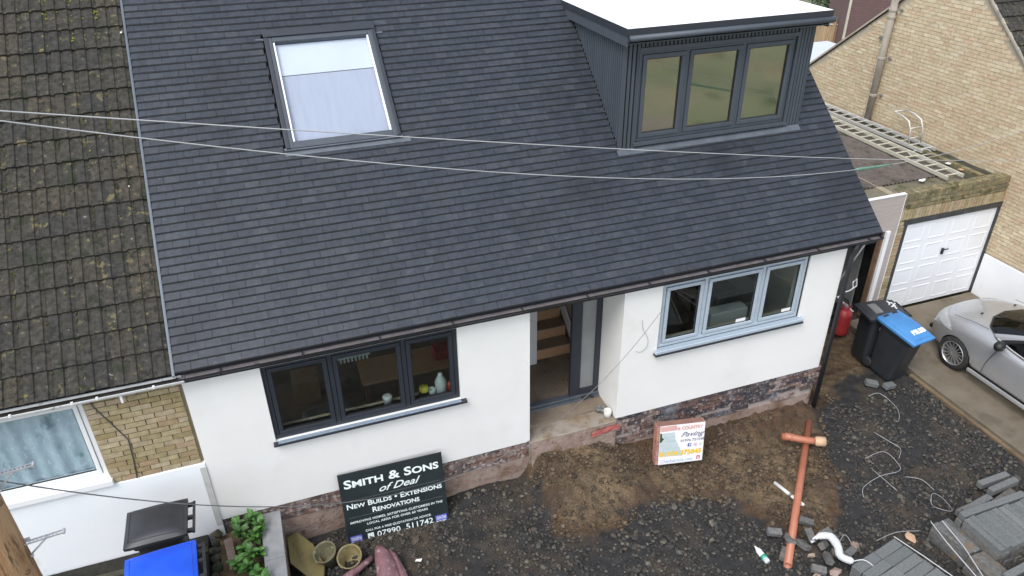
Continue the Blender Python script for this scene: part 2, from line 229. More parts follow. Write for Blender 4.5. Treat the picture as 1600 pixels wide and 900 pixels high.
# ------------------------------------------------------------------ mesh helpers
class MB:
    def __init__(s): s.v = []; s.f = []; s.m = []; s.t = []
    def add(s, vs, fs, mi=0, tint=0.):
        o = len(s.v); s.v += [tuple(v) for v in vs]
        for f in fs: s.f.append(tuple(i+o for i in f)); s.m.append(mi); s.t.append(tint)
        return s
    def box(s, x0, x1, y0, y1, z0, z1, mi=0, tint=0.):
        return s.add([(x, y, z) for z in (z0, z1) for y in (y0, y1) for x in (x0, x1)], BOXF, mi, tint)
    def obox(s, c, ax, ay, az, hx, hy, hz, mi=0, tint=0.):
        c = Vector(c); ax, ay, az = Vector(ax).normalized()*hx, Vector(ay).normalized()*hy, Vector(az).normalized()*hz
        return s.add([c+i*ax+j*ay+k*az for k in (-1, 1) for j in (-1, 1) for i in (-1, 1)], BOXF, mi, tint)
    def prism(s, poly, d, mi=0, tint=0.):
        """closed polygon (3D points) pushed along d"""
        n = len(poly); a = [Vector(p) for p in poly]; b = [p+Vector(d) for p in a]
        return s.add(a+b, [tuple(range(n))[::-1], tuple(range(n, 2*n))]+[(i, (i+1) % n, n+(i+1) % n, n+i) for i in range(n)], mi, tint)
    def tube(s, pts, r, seg=8, mi=0, cap=True, tint=0.):
        pts = [Vector(p) for p in pts]; rs = r if isinstance(r, (list, tuple)) else [r]*len(pts)
        vs = []; fs = []; up = None
        for i, p in enumerate(pts):
            d = (pts[min(i+1, len(pts)-1)]-pts[max(i-1, 0)]).normalized()
            if up is None: up = Vector((0, 0, 1)) if abs(d.z) < .9 else Vector((1, 0, 0))
            x = d.cross(up)
            x = x.normalized() if x.length > 1e-5 else Vector((1, 0, 0))
            y = x.cross(d).normalized(); up = y
            vs += [p+rs[i]*(math.cos(2*math.pi*k/seg)*x+math.sin(2*math.pi*k/seg)*y) for k in range(seg)]
        for i in range(len(pts)-1):
            for k in range(seg):
                k2 = (k+1) % seg; fs.append((i*seg+k, i*seg+k2, (i+1)*seg+k2, (i+1)*seg+k))
        if cap: fs += [tuple(range(seg))[::-1], tuple((len(pts)-1)*seg+k for k in range(seg))]
        return s.add(vs, fs, mi, tint)
    def lathe(s, prof, o=(0, 0, 0), ax=(0, 0, 1), seg=20, mi=0, close=False, caps=True):
        o = Vector(o); q = Vector(ax).normalized().to_track_quat('Z', 'Y').to_matrix(); vs = []; fs = []
        for r, z in prof: vs += [o+q@Vector((r*math.cos(2*math.pi*k/seg), r*math.sin(2*math.pi*k/seg), z)) for k in range(seg)]
        n = len(prof)
        for i in range(n-1 if not close else n):
            j = (i+1) % n
            for k in range(seg): fs.append((i*seg+k, i*seg+(k+1) % seg, j*seg+(k+1) % seg, j*seg+k))
        if caps and not close and prof[0][0] > 1e-6: fs.append(tuple(range(seg))[::-1])
        if caps and not close and prof[-1][0] > 1e-6: fs.append(tuple((n-1)*seg+k for k in range(seg)))
        return s.add(vs, fs, mi)
    def grid(s, fn, nu, nv, mi=0):
        vs = [fn(i/nu, j/nv) for j in range(nv+1) for i in range(nu+1)]
        return s.add(vs, [(j*(nu+1)+i, j*(nu+1)+i+1, (j+1)*(nu+1)+i+1, (j+1)*(nu+1)+i) for j in range(nv) for i in range(nu)], mi)
    def mesh(s, name, mats, smooth=False, origin=(0, 0, 0)):
        me = bpy.data.meshes.new(name); o = Vector(origin)
        me.from_pydata([tuple(Vector(v)-o) for v in s.v], [], s.f)
        for m in (mats if isinstance(mats, (list, tuple)) else [mats]): me.materials.append(m)
        if any(s.m): me.polygons.foreach_set('material_index', s.m)
        if any(s.t):
            a = me.attributes.new('tint', 'FLOAT', 'FACE'); a.data.foreach_set('value', s.t)
        if smooth: me.polygons.foreach_set('use_smooth', [True]*len(me.polygons))
        me.update(); return me
BOXF = [(0, 2, 3, 1), (4, 5, 7, 6), (0, 1, 5, 4), (1, 3, 7, 5), (3, 2, 6, 7), (2, 0, 4, 6)]
WORLD = {}
def thing(name, label, cat, loc=(0, 0, 0), rot=(0, 0, 0), group=None):
    o = bpy.data.objects.new(name, None); COL.objects.link(o); o.empty_display_size = .2
    o.location = loc; o.rotation_euler = rot; WORLD[o] = Vector(loc)
    o['label'] = label; o['category'] = cat
    if group: o['group'] = group
    return o
def tag(o, label=None, cat=None, group=None, kind=None):
    for k, v in (('label', label), ('category', cat), ('group', group), ('kind', kind)):
        if v: o[k] = v
    return o
def part(name, mb, mats, parent=None, smooth=False, local=False, origin=None, bevel=0, kind=None, label=None):
    """one mesh object. World-coordinate mesh under an unrotated thing, or a local one (local=True)"""
    if isinstance(mats, str): mats = M[mats]
    elif isinstance(mats, (list, tuple)): mats = [M[q] if isinstance(q, str) else q for q in mats]
    if local: org = Vector((0, 0, 0)); wo = None
    else: org = Vector(origin) if origin is not None else (WORLD.get(parent, Vector((0, 0, 0))))
    me = mb.mesh(name, mats, smooth, org) if isinstance(mb, MB) else mb
    o = bpy.data.objects.new(name, me); COL.objects.link(o)
    if parent: o.parent = parent
    if not local:
        WORLD[o] = org.copy(); o.location = org-WORLD.get(parent, Vector((0, 0, 0)))
    if bevel:
        b = o.modifiers.new('bevel', 'BEVEL'); b.width = bevel; b.segments = 2; b.limit_method = 'ANGLE'; b.angle_limit = R(40)
    if kind: o['kind'] = kind
    if label: o['label'] = label
    return o
def piece(name, me, parent, loc, rot=None):
    """a small piece sharing its mesh, loc in world coordinates, parent unrotated"""
    o = bpy.data.objects.new(name, me); COL.objects.link(o); o.parent = parent
    o.location = Vector(loc)-WORLD.get(parent, Vector((0, 0, 0)))
    if rot is not None: o.rotation_euler = rot
    return o
def text(name, s, size, parent, fr, mname, align='CENTER', shear=0, bold=0, caps=False, sx=1, depth=.0012, fit=None):
    """fr = (origin, u axis, v axis)"""
    c = bpy.data.curves.new(name, 'FONT'); c.body = s; c.size = size; c.align_x = align; c.shear = shear; c.offset = bold; c.extrude = depth
    c.resolution_u = 3
    if caps:
        c.small_caps_scale = .78
        for i, ch in enumerate(s):
            if ch.islower(): c.body_format[i].use_small_caps = True
    o = bpy.data.objects.new(name, c); COL.objects.link(o)
    dg = bpy.context.evaluated_depsgraph_get(); me = bpy.data.meshes.new_from_object(o.evaluated_get(dg))
    bpy.data.objects.remove(o); bpy.data.curves.remove(c)
    if fit:
        xs = [q.co.x for q in me.vertices]; f_ = fit/(max(xs)-min(xs)); me.transform(Matrix.Diagonal((f_, 1, 1, 1)))
    O, u, v = Vector(fr[0]), Vector(fr[1]).normalized(), Vector(fr[2]).normalized(); n = u.cross(v)
    me.transform(Matrix(((u.x*sx, v.x, n.x, O.x), (u.y*sx, v.y, n.y, O.y), (u.z*sx, v.z, n.z, O.z), (0, 0, 0, 1))))
    me.materials.clear(); me.materials.append(M[mname]); me.name = name
    ob = bpy.data.objects.new(name, me); COL.objects.link(ob); ob.parent = parent
    return ob
def brick_mesh(name, l, d, h, m, axis='x', n=3, jit=.0025):
    """variants of a brick, centred, slightly worn: 8 corners jittered, long axis x or y"""
    out = []
    for k in range(n):
        b = MB(); hx, hy, hz = (l/2, d/2, h/2) if axis == 'x' else (d/2, l/2, h/2)
        b.box(-hx, hx, -hy, hy, -hz, hz)
        b.v = [(x+random.uniform(-jit, jit), y+random.uniform(-jit, jit), z+random.uniform(-jit, jit)) for x, y, z in b.v]
        out.append(b.mesh(name, M[m]))
    return out
def fnoise(x, y, s=1., z=0.): return mnoise.noise(Vector((x*s, y*s, z)))

# ------------------------------------------------------------------ ground
def smooth(a, b, x):
    t = min(1, max(0, (x-a)/(b-a))); return t*t*(3-2*t)
MUDPOLY = [(2.9, .1), (3.0, -.35), (3.0, -.75), (3.0, -1.05), (3.25, -1.3), (3.65, -1.3), (4.0, -1.15), (4.4, -1.0), (5.0, -1.0), (5.35, -1.05), (5.75, -1.3), (5.9, -1.75), (6.15, -2.1), (6.6, -2.35), (6.85, -2.2),
           (7.2, -1.95), (7.45, -1.5), (7.6, -1.0), (7.95, -.55), (8.1, -.15), (8.6, .1), (9.0, .45), (9.6, .55), (9.9, .7), (11.4, 2.2), (11, 3), (8.2, 3), (8.2, .1)]
def mud_dist(x, y):
    """signed distance to the earth patch, + inside"""
    inside = False; dm = 9; n = len(MUDPOLY)
    for i in range(n):
        (x1, y1), (x2, y2) = MUDPOLY[i], MUDPOLY[(i+1) % n]
        if (y1 > y) != (y2 > y) and x < (x2-x1)*(y-y1)/(y2-y1)+x1: inside = not inside
        dx, dy = x2-x1, y2-y1; t = max(0, min(1, ((x-x1)*dx+(y-y1)*dy)/(dx*dx+dy*dy)))
        dm = min(dm, math.hypot(x-x1-t*dx, y-y1-t*dy))
    return dm if inside else -dm
def ground_z(x, y):
    z = .2*(1-smooth(2.2, 6.5, x))
    z += .03*fnoise(x, y, 1.1)+.018*fnoise(x, y, 4, 3)
    if y > -1.6 and x < 8.6:                                   # bank of earth left against the footing
        z += (.25*smooth(4.2, 4.8, x)*(1-smooth(7.9, 8.4, x)))*smooth(-.42, .03, y+.06*fnoise(x, 7, 2))
        z += .50*smooth(-1.25, -.02, y+.1*fnoise(x, 3, 2))*smooth(2.75, 3.15, x)*(1-smooth(4.05, 4.75, x))+.10*math.exp(-((x-4.6)/.7)**2-((y+.5)/.5)**2)
        z += .12*math.exp(-((x-2.3)/.7)**2-((y+.05)/.4)**2)
    z += .05*math.exp(-((x-6.3)/.6)**2-((y+2.3)/.4)**2)
    return z
gs = MB(); gx0, gx1, gy0, gy1, st = -.62, 10.56, -5.6, 2.6, .04
nx, ny = int((gx1-gx0)/st), int((gy1-gy0)/st); mudv = []
for j in range(ny+1):
    for i in range(nx+1):
        x, y = gx0+i*st, gy0+j*st
        d = mud_dist(x, y)+.16*fnoise(x, y, 3.2, 5)+.07*fnoise(x, y, 11, 9)
        mk = smooth(-.07, .08, d)
        z = ground_z(x, y)+.024*fnoise(x, y, 9, 2)+.016*fnoise(x, y, 23, 4)+mk*(.08*abs(fnoise(x+.4*y, y, 4.5, 8))-.01+.035*abs(fnoise(x, y, 11, 15)))
        gs.v.append((x, y, z)); mudv.append(mk)
gs.f = [(j*(nx+1)+i, j*(nx+1)+i+1, (j+1)*(nx+1)+i+1, (j+1)*(nx+1)+i) for j in range(ny) for i in range(nx)]; gs.m = [0]*len(gs.f); gs.t = [0]*len(gs.f)
def site_material():
    m = mat('site_earth', [(.012, .012, .0125), (.03, .029, .028)], rough=.75, nscale=9, spots=[((.055, .05, .043), 30, .62, .7), ((.07, .05, .032), 1.2, .52, .68, 7), ((.01, .01, .01), 4, .6, .7)], bump=(55, 1, .02), rvar=.2)
    n, l = m.node_tree.nodes, m.node_tree.links; b = n['Principled BSDF']; dark = b.inputs['Base Color'].links[0].from_socket
    geo = n.new('ShaderNodeNewGeometry')
    def nz(sc, lo, hi, c0, c1, dt=7):
        t = n.new('ShaderNodeTexNoise'); t.inputs['Scale'].default_value = sc; t.inputs['Detail'].default_value = dt; t.inputs['Roughness'].default_value = .65; l.new(geo.outputs['Position'], t.inputs[0])
        r = n.new('ShaderNodeValToRGB'); r.color_ramp.elements[0].position = lo; r.color_ramp.elements[1].position = hi; r.color_ramp.elements[0].color = (*c0, 1); r.color_ramp.elements[1].color = (*c1, 1); l.new(t.outputs[0], r.inputs[0]); return r.outputs[0]
    a = nz(1.7, .36, .64, (.082, .052, .029), (.195, .138, .080)); c = nz(34, .33, .62, (.35, .33, .3), (1.15, 1.12, 1.05))
    mu = n.new('ShaderNodeMix'); mu.data_type = 'RGBA'; mu.blend_type = 'MULTIPLY'; mu.inputs[0].default_value = 1; l.new(a, mu.inputs[6]); l.new(c, mu.inputs[7])
    dk = nz(5.5, .56, .66, (0, 0, 0), (1, 1, 1)); m2 = n.new('ShaderNodeMix'); m2.data_type = 'RGBA'; l.new(dk, m2.inputs[0]); l.new(mu.outputs[2], m2.inputs[6]); m2.inputs[7].default_value = (.05, .036, .024, 1)
    da = n.new('ShaderNodeAttribute'); da.attribute_name = 'soil_dark'; m3 = n.new('ShaderNodeMix'); m3.data_type = 'RGBA'; m3.blend_type = 'MULTIPLY'; l.new(da.outputs['Fac'], m3.inputs[0]); l.new(m2.outputs[2], m3.inputs[6]); m3.inputs[7].default_value = (.52, .42, .36, 1)
    at = n.new('ShaderNodeAttribute'); at.attribute_name = 'mud'
    mx = n.new('ShaderNodeMix'); mx.data_type = 'RGBA'; l.new(at.outputs['Fac'], mx.inputs[0]); l.new(dark, mx.inputs[6]); l.new(m3.outputs[2], mx.inputs[7])
    l.new(mx.outputs[2], b.inputs['Base Color']); return m
M['site'] = site_material()
site = part('site_ground', gs, 'site', None, smooth=True, kind='structure')
dv = [max(smooth(-.5, -.12, v[1]+.12*fnoise(v[0], v[1], 2.5, 31))*smooth(4.3, 4.9, v[0]), .8*smooth(.3, .05, mud_dist(v[0], v[1])+.15*fnoise(v[0], v[1], 4, 8))*(v[1] < -.5)) if v[0] < 8.6 and v[0] > 2.8 else 0 for v in gs.v]  # earth made darker along the wall bank and the patch's front edge
ad_ = site.data.attributes.new('soil_dark', 'FLOAT', 'POINT'); ad_.data.foreach_set('value', dv)
am = site.data.attributes.new('mud', 'FLOAT', 'POINT'); am.data.foreach_set('value', mudv)

b = MB(); b.box(-150, 150, -150, 150, -.6, -.12)
part('ground', b, 'grass', None, kind='structure')
b = MB(); b.box(10.58, 13.86, -12, 1.98, -.3, .1); b.box(10.5, 10.575, -12, .2, -.3, .055, 1)
part('driveway', b, ['conc', 'mud'], None, kind='structure', bevel=.012)
b = MB(); b.box(-7, -1.56, -1.0, -.02, .2, .80, 1); b.box(-7, -1.56, -7, -1.004, .2, .85, 0); b.box(-7, -1.56, -.34, -.26, .7, .835, 0)
part('path', b, ['path', 'gutmoss'], None, kind='structure', bevel=.01)
b = MB(); b.grid(lambda u, v: (-1.5+u*.66, -2.2+v*2.2, .70+.05*fnoise(u*5, v*9)), 10, 30)
part('planting_bed', b, 'mud', None, smooth=True, kind='structure')

# ---- stones: loose rubble
ICO = None
def ico():
    bm = bmesh.new(); bmesh.ops.create_icosphere(bm, subdivisions=1, radius=1); v = np.array([x.co[:] for x in bm.verts]); f = np.array([[q.index for q in x.verts] for x in bm.faces]); bm.free(); return v, f
IV, IF = ico()
def rock(seed, flat=.7):
    r = np.random.default_rng(seed); v = IV.copy()
    for _ in range(4):                                             # chop by random planes for angular faces
        n = r.normal(size=3); n /= np.linalg.norm(n); d = r.uniform(.35, .75); k = v@n; v -= np.outer(np.maximum(0, k-d), n)
    v *= r.uniform(.7, 1.25, size=3)*np.array([1, 1, flat]); return v+r.normal(size=v.shape)*.05
ROCKS = [rock(i) for i in range(14)]
def scatter(name, pts, sizes, m, parent=None):
    nv, nf = len(IV), len(IF); N = len(pts); V = np.empty((N, nv, 3), np.float32)
    for i in range(N):
        a = rng.uniform(0, 6.28); c, s = math.cos(a), math.sin(a); v = ROCKS[rng.integers(len(ROCKS))]*sizes[i]
        V[i, :, 0] = v[:, 0]*c-v[:, 1]*s+pts[i][0]; V[i, :, 1] = v[:, 0]*s+v[:, 1]*c+pts[i][1]; V[i, :, 2] = v[:, 2]+pts[i][2]
    F = (IF[None]+np.arange(N)[:, None, None]*nv).reshape(-1, 3)
    me = bpy.data.meshes.new(name); me.vertices.add(N*nv); me.vertices.foreach_set('co', V.ravel()); me.loops.add(N*nf*3); me.loops.foreach_set('vertex_index', F.ravel().astype(np.int32))
    me.polygons.add(N*nf); me.polygons.foreach_set('loop_start', np.arange(0, N*nf*3, 3, dtype=np.int32)); me.update(calc_edges=True)
    a = me.attributes.new('tint', 'FLOAT', 'FACE'); a.data.foreach_set('value', np.repeat(rng.uniform(0, 1, N), nf).astype(np.float32)); me.materials.append(M[m])
    o = bpy.data.objects.new(name, me); COL.objects.link(o)
    if parent: o.parent = parent
    o['kind'] = 'stuff'; return o
def spots(n, dens_in):
    out = []
    while len(out) < n:
        x = rng.uniform(-.5, 10.5); y = -.03-abs(rng.uniform(0, 1))*5.2
        if y < -.45*x-.0 - 2.2 and x < 5: continue
        d = mud_dist(x, y)+.16*fnoise(x, y, 3.2, 5)
        if rng.uniform() > (1 if d < -.05 else dens_in): continue
        if fnoise(x, y, 1.3, 12)+fnoise(x, y, 4, 1)*.6 < -.22 and rng.uniform() < .7: continue
        out.append((x, y))
    return out
P1 = spots(23000, .12); S1 = [min(.03, .0065*math.exp(abs(rng.normal())*.65)) for _ in P1]
scatter('gravel', [(x, y, ground_z(x, y)+.3*s) for (x, y), s in zip(P1, S1)], S1, 'stone')
P2 = spots(7500, .05); S2 = [min(.055, .018+abs(rng.normal())*.014) for _ in P2]
scatter('rubble', [(x, y, ground_z(x, y)+.25*s) for (x, y), s in zip(P2, S2)], S2, 'stone')
CL = []
while len(CL) < 7500:
    x, y = rng.uniform(2.9, 9.8), rng.uniform(-2.3, .3)
    if mud_dist(x, y) > -.1 and fnoise(x, y, 1.6, 21)+.5*fnoise(x, y, 5, 2) > -.12 and (y < -.02 or x > 8.2) and (x > 4.5 or y > -.45 or rng.uniform() < .4): CL.append((x, y))
SC_ = [min(.055, .008*math.exp(abs(rng.normal())*.75)) for _ in CL]
scatter('soil_clods', [(x, y, ground_z(x, y)+.012+.2*s) for (x, y), s in zip(CL, SC_)], SC_, 'clod')
def rock_mesh(v, name='stone'):
    me = bpy.data.meshes.new(name); me.from_pydata([tuple(q) for q in v], [], [tuple(int(k) for k in f) for f in IF]); me.materials.append(M['stone']); return me
RM = [rock_mesh(r) for r in ROCKS]
for (x, y) in spots(285, .035):
    s = rng.uniform(.04, .066)*(1.4 if rng.uniform() < .16 else 1); o = piece('stone', RM[rng.integers(len(RM))], site, (x, y, ground_z(x, y)+.18*s), (rng.uniform(-.4, .4), rng.uniform(-.4, .4), rng.uniform(0, 6.28))); o.scale = (s, s*rng.uniform(.7, 1), s*rng.uniform(.7, 1))

# ------------------------------------------------------------------ the bungalow
PIT = R(40.05); CP, SP = math.cos(PIT), math.sin(PIT); EY, EZ = -.06, 3.406
def rf(x, s, h=0.): return (x, EY+s*CP-h*SP, EZ+s*SP+h*CP)
house = thing('bungalow', 'white rendered bungalow with new dark slate roof and grey box dormer', 'house', (3.4, 0, .97))
WT = 3.36
w1, w2 = (-.487, 1.957, 2.06, 3.22), (4.955, 7.44, 2.09, 3.225)
b = MB()                                                            # front wall round its openings
def wall_strip(x0, x1, z0, z1): b.box(x0, x1, 0, .28, z0, z1)
wall_strip(-1.355, w1[0], .97, WT); wall_strip(w1[0], w1[1], .97, w1[2]); wall_strip(w1[0], w1[1], w1[3], WT); wall_strip(w1[1], 2.96, .97, WT)
wall_strip(4.36, w2[0], .99, WT); wall_strip(w2[0], w2[1], .99, w2[2]); wall_strip(w2[0], w2[1], w2[3], WT); wall_strip(w2[1], 8.10, .99, WT)
b.box(2.86, 2.96, .28, .72, .97, WT); b.box(4.36, 4.46, .28, .72, .97, WT)
b.box(2.96, 4.36, .55, .72, 2.98, WT)
part('front_wall', b, 'render', house)
b = MB(); b.box(7.82, 8.10, .28, 9.2, .4, WT); b.prism([(7.82, .28, WT), (7.82, 9.2, WT), (7.82, 4.74, 7.15)], (.27, 0, 0)); part('side_wall', b, 'render', house)
b = MB(); b.box(-1.35, 7.8, 9.0, 9.2, .4, WT); part('rear_wall', b, 'render', house)
b = MB(); b.box(-1.34, 8.09, .03, .26, -.2, .42); b.box(-1.34, 2.955, .025, .26, .42, .66); b.box(8.085, 8.1, .03, 9, 0, .95, 0)
part('footing', b, 'footing', house)
pl = part('plinth', MB().box(-1.34, 2.955, .045, .26, .66, .968).box(4.365, 8.09, .045, .26, .42, .985), 'mortar_r', house)
BR, BB = brick_mesh('brick', .213, .06, .063, 'brick_r', jit=.0035), brick_mesh('brick', .213, .06, .063, 'brick_b', jit=.0035)
HR, HB = brick_mesh('brick', .1, .06, .063, 'brick_r', jit=.0035), brick_mesh('brick', .1, .06, .063, 'brick_b', jit=.0035)
for r in range(4):
    x = -1.33+(.11 if r % 2 else 0)
    while x < 2.86:
        piece('brick', random.choice(BR), pl, (x+.11, .052-random.uniform(0, .012), .97-.04-r*.075)); x += .2245
for r in range(7):
    x = 4.37+(.11 if r % 2 else 0); z = .985-.04-r*.075
    while x < 8.0:
        if not (r > 4 and fnoise(x, r, 1.7) > .1):
            hd = fnoise(x*3, r*3.1) > .25
            if hd:
                for k in (0, 1): piece('brick', random.choice(HB if x > 5.2 else HR), pl, (x+.055+.112*k, .05-random.uniform(0, .014), z))
            else: piece('brick', random.choice(BB if 5.0 < x < 7.1 or random.random() < .3 else BR), pl, (x+.11, .05-random.uniform(0, .014), z))
        x += .2245
# ---- roof
xl, xr = -1.385, 8.63
b = MB(); RS = 6.25
b.prism([rf(xl, -.01, -.02), rf(xr-.03, -.01, -.02), rf(xr-.03, RS, -.02), rf(xl, RS, -.02)], Vector((0, SP, -CP))*.1)
yr = rf(0, RS)[1]; zr = rf(0, RS)[2]
b.prism([(xl, yr, zr), (xr, yr, zr), (xr, 2*yr-EY, EZ), (xl, 2*yr-EY, EZ)], (0, 0, -.1))
roof = part('roof', b, 'underlay', house)
TW, TG, TL_ = .185, .1095, .15
def tile_verts(k):
    r = random.Random(k); w, a, bb = TW/2-.0014, r.uniform(-.0015, .0015), r.uniform(-.0015, .0015); t = .022; lift = r.uniform(.003, .0065); cam_ = .0025
    def P(x, s, h): return Vector((x, s*CP-h*SP, s*SP+h*CP))
    hb = lambda s: .0135*(1-s/TG)
    e = .015; h1 = hb(e)+t+lift
    return [P(-w, a, hb(0)+lift), P(w, bb, hb(0)+lift), P(w, TL_, hb(TL_)), P(-w, TL_, hb(TL_)), P(-w, a, hb(0)+t*.45+lift), P(w, bb, hb(0)+t*.45+lift), P(w, TL_, hb(TL_)+t), P(-w, TL_, hb(TL_)+t), P(-w, a+e, h1), P(w, bb+e, h1)]
TF = [(0, 1, 5, 4), (4, 5, 9, 8), (1, 2, 6, 9, 5), (3, 0, 4, 8, 7), (8, 9, 6, 7), (3, 2, 1, 0)]
TV = [tile_verts(k) for k in range(8)]
TM = []
for v in TV:
    t = MB(); t.add(v, TF[:2], 1); t.add(v, TF[2:]); TM.append(t.mesh('roof_tile', [M['slate'], M['slate_shade']]))
BLK = [(.295, 1.845, 2.66, 4.53), (4.872, 7.988, 1.98, 4.78)]
tl = []
for r in range(int(RS/TG)):
    spans = [(xl+.002, xr-.004)]
    for (bx0, bx1, b0, b1) in BLK:
        if b0 < r*TG+.07 < b1: spans = [q for (u0, u1) in spans for q in ((u0, min(u1, bx0)), (max(u0, bx1), u1)) if q[1]-q[0] > .02]
    for c in range(-1, 57):
        x0 = xl+c*TW+(TW/2 if r % 2 else 0); x1 = x0+TW
        for (u0, u1) in spans:
            a0, a1 = max(x0, u0), min(x1, u1)
            if a1-a0 < .02: continue
            p = Vector(rf((a0+a1)/2, r*TG)); tl.append(((p-CAMPOS).length, p, r, (a1-a0)/TW))
tl.sort(key=lambda q: q[0]); stuff = MB()
for k, (d, p, r, sc_) in enumerate(tl):
    kk = random.randrange(8); p = p+Vector((random.uniform(-.0012, .0012), random.uniform(-.0015, .0015), 0))
    if k < 300:
        o = piece('roof_tile', TM[kk], roof, p)
        if sc_ < .99: o.scale = (sc_, 1, 1)
    else:
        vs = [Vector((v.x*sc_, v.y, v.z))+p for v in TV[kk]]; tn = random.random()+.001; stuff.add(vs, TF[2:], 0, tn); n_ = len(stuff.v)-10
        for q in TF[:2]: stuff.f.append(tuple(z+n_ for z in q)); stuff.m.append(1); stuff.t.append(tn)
part('roof_tiles', stuff, ['slate', 'slate_shade'], roof, kind='stuff')
b = MB(); b.prism([rf(xl-.025, -.03, .0), rf(xl-.025, RS, 0), rf(xl-.025, RS, .045), rf(xl-.025, -.03, .045)], (.022, 0, 0)); b.prism([rf(xl-.006, -.03, .036), rf(xl+.004, -.03, .036), rf(xl+.004, RS, .036), rf(xl-.006, RS, .036)], Vector((0, -SP, CP))*.006)
part('dry_verge', b, 'lead_t', house)
b = MB(); b.prism([rf(xr-.002, -.02, .02), rf(xr-.002, RS, .02), rf(xr-.002, RS, -.17), rf(xr-.002, -.02, -.17)], (.018, 0, 0)); part('bargeboard', b, 'anth', house)
b = MB(); b.box(8.11, 8.6, .0, 9, 3.22, 3.235); b.prism([(8.115, .02, 3.24), (8.6, .02, 3.24), (8.6, 3.9, 6.5), (8.115, 3.9, 6.5)], (0, .02, -.02)); part('soffit', b, 'anth', house)
b = MB(); b.box(-1.34, 8.6, -.019, -.003, 3.235, 3.40); part('fascia', b, 'dark_rain', house)
# gutter: half-round shell
def gutter(x0, x1, yc, zc, r, mo, mi_, parent, name='gutter', th=.006, fill=None):
    b = MB(); n = 10; o = [(math.cos(math.pi+math.pi*k/n), math.sin(math.pi+math.pi*k/n)) for k in range(n+1)]
    for k in range(n):
        (c0, s0), (c1, s1) = o[k], o[k+1]
        b.add([(x, yc+rr*c, zc+rr*s) for x in (x0, x1) for (c, s, rr) in ((c0, s0, r), (c1, s1, r))], [(0, 1, 3, 2)], 0)
        b.add([(x, yc+rr*c, zc+rr*s*.75) for x in (x0, x1) for (c, s, rr) in ((c0, s0, r-th), (c1, s1, r-th))], [(2, 3, 1, 0)], 1)
    b.box(x0, x1, yc-r-.003, yc-r+th*.6, zc-.003, zc+.004, 0); b.box(x0, x1, yc+r-th, yc+r+.002, zc-.004, zc+.004, 0)
    b.add([(x0, yc+(r-.001)*c, zc+(r-.001)*s) for c, s in o], [tuple(range(n+1))]); b.add([(x1, yc+(r-.001)*c, zc+(r-.001)*s) for c, s in o], [tuple(range(n+1))])
    return part(name, b, [mo, mi_], parent)
g = gutter(-1.38, 8.62, -.078, 3.372, .058, 'dark_rain', 'gut_in', house)
x = -.9
while x < 8.5: part('bracket', MB().box(x-.007, x+.007, -.139, -.05, 3.355, 3.366).box(x-.012, x+.012, -.143, -.138, 3.345, 3.384), 'dark_rain', g); x += .93
b = MB(); b.tube([(8.2, -.06, 3.31), (8.2, -.05, 3.2), (8.17, -.05, 3.1), (8.155, -.05, .02)], .037, 10); part('downpipe', b, 'dark_rain', house, smooth=True)
# ---- windows
def casement(x0, x1, z0, z1, mull, yf, fm, parent, gl, name='window', frame=.055, sash=.052, dep=.07, gap=.006):
    """frame with equal sashes: frame bars, sashes, panes"""
    b = MB(); e = .003
    b.box(x0, x1, yf, yf+dep, z1-frame, z1); b.box(x0, x1, yf, yf+dep, z0, z0+frame)
    b.box(x0, x0+frame, yf, yf+dep, z0+frame, z1-frame); b.box(x1-frame, x1, yf, yf+dep, z0+frame, z1-frame)
    for q in mull: b.box(q-.03, q+.03, yf+e, yf+dep-e, z0+frame, z1-frame)
    win = part(name, b, fm, parent, bevel=.004)
    bk = MB(); y0, y1 = yf+dep-.016, yf+dep-.004; bk.box(x0+frame, x1-frame, y0, y1, z0+frame, z0+frame+.04); bk.box(x0+frame, x1-frame, y0, y1, z1-frame-.04, z1-frame)
    for q in (x0+frame, *[m_-.07 for m_ in mull], *[m_+.03 for m_ in mull], x1-frame-.04): bk.box(q, q+.04, y0, y1, z0+frame+.04, z1-frame-.04)
    part('seal', bk, 'cartrim', win)
    ed = [x0+frame]+[v for q in mull for v in (q-.03, q+.03)]+[x1-frame]
    for k in range(0, len(ed), 2):
        a, c = ed[k]+gap, ed[k+1]-gap; lo, hi = z0+frame+gap, z1-frame-gap
        s = MB(); y0, y1 = yf-.012, yf+dep-.02
        s.box(a, c, y0, y1, hi-sash, hi); s.box(a, c, y0, y1, lo, lo+sash); s.box(a, a+sash, y0, y1, lo+sash, hi-sash); s.box(c-sash, c, y0, y1, lo+sash, hi-sash)
        part('sash', s, fm, win, bevel=.005)
        part('pane', MB().box(a+sash-.004, c-sash+.004, yf+.022, yf+.028, lo+sash-.004, hi-sash+.004), gl, win)
        t = MB(); i = .01; y0, y1 = yf+.004, yf+.020
        t.box(a+sash, c-sash, y0, y1, hi-sash-i, hi-sash); t.box(a+sash, c-sash, y0, y1, lo+sash, lo+sash+i); t.box(a+sash, a+sash+i, y0, y1, lo+sash+i, hi-sash-i); t.box(c-sash-i, c-sash, y0, y1, lo+sash+i, hi-sash-i)
        part('gasket', t, 'cartrim', win)
    return win
win1 = casement(w1[0]+.004, w1[1]-.004, w1[2]+.004, w1[3]-.004, (.325, 1.245), .035, 'anth', house, 'glass')
win1['label'] = 'anthracite framed window'
part('sill', MB().box(-.52, 2.03, -.07, .05, 2.02, 2.055), 'anth', win1, bevel=.004)
part('sill_film', MB().box(-.46, 1.95, -.062, .03, 2.0565, 2.059), 'film_t', win1)
win2 = casement(w2[0]+.02, w2[1]-.02, w2[2]+.05, w2[3]-.01, (5.685, 6.66), .03, 'film', house, 'glass', sash=.052, frame=.05, gap=.014)
win2['label'] = 'window still in its blue protective film'
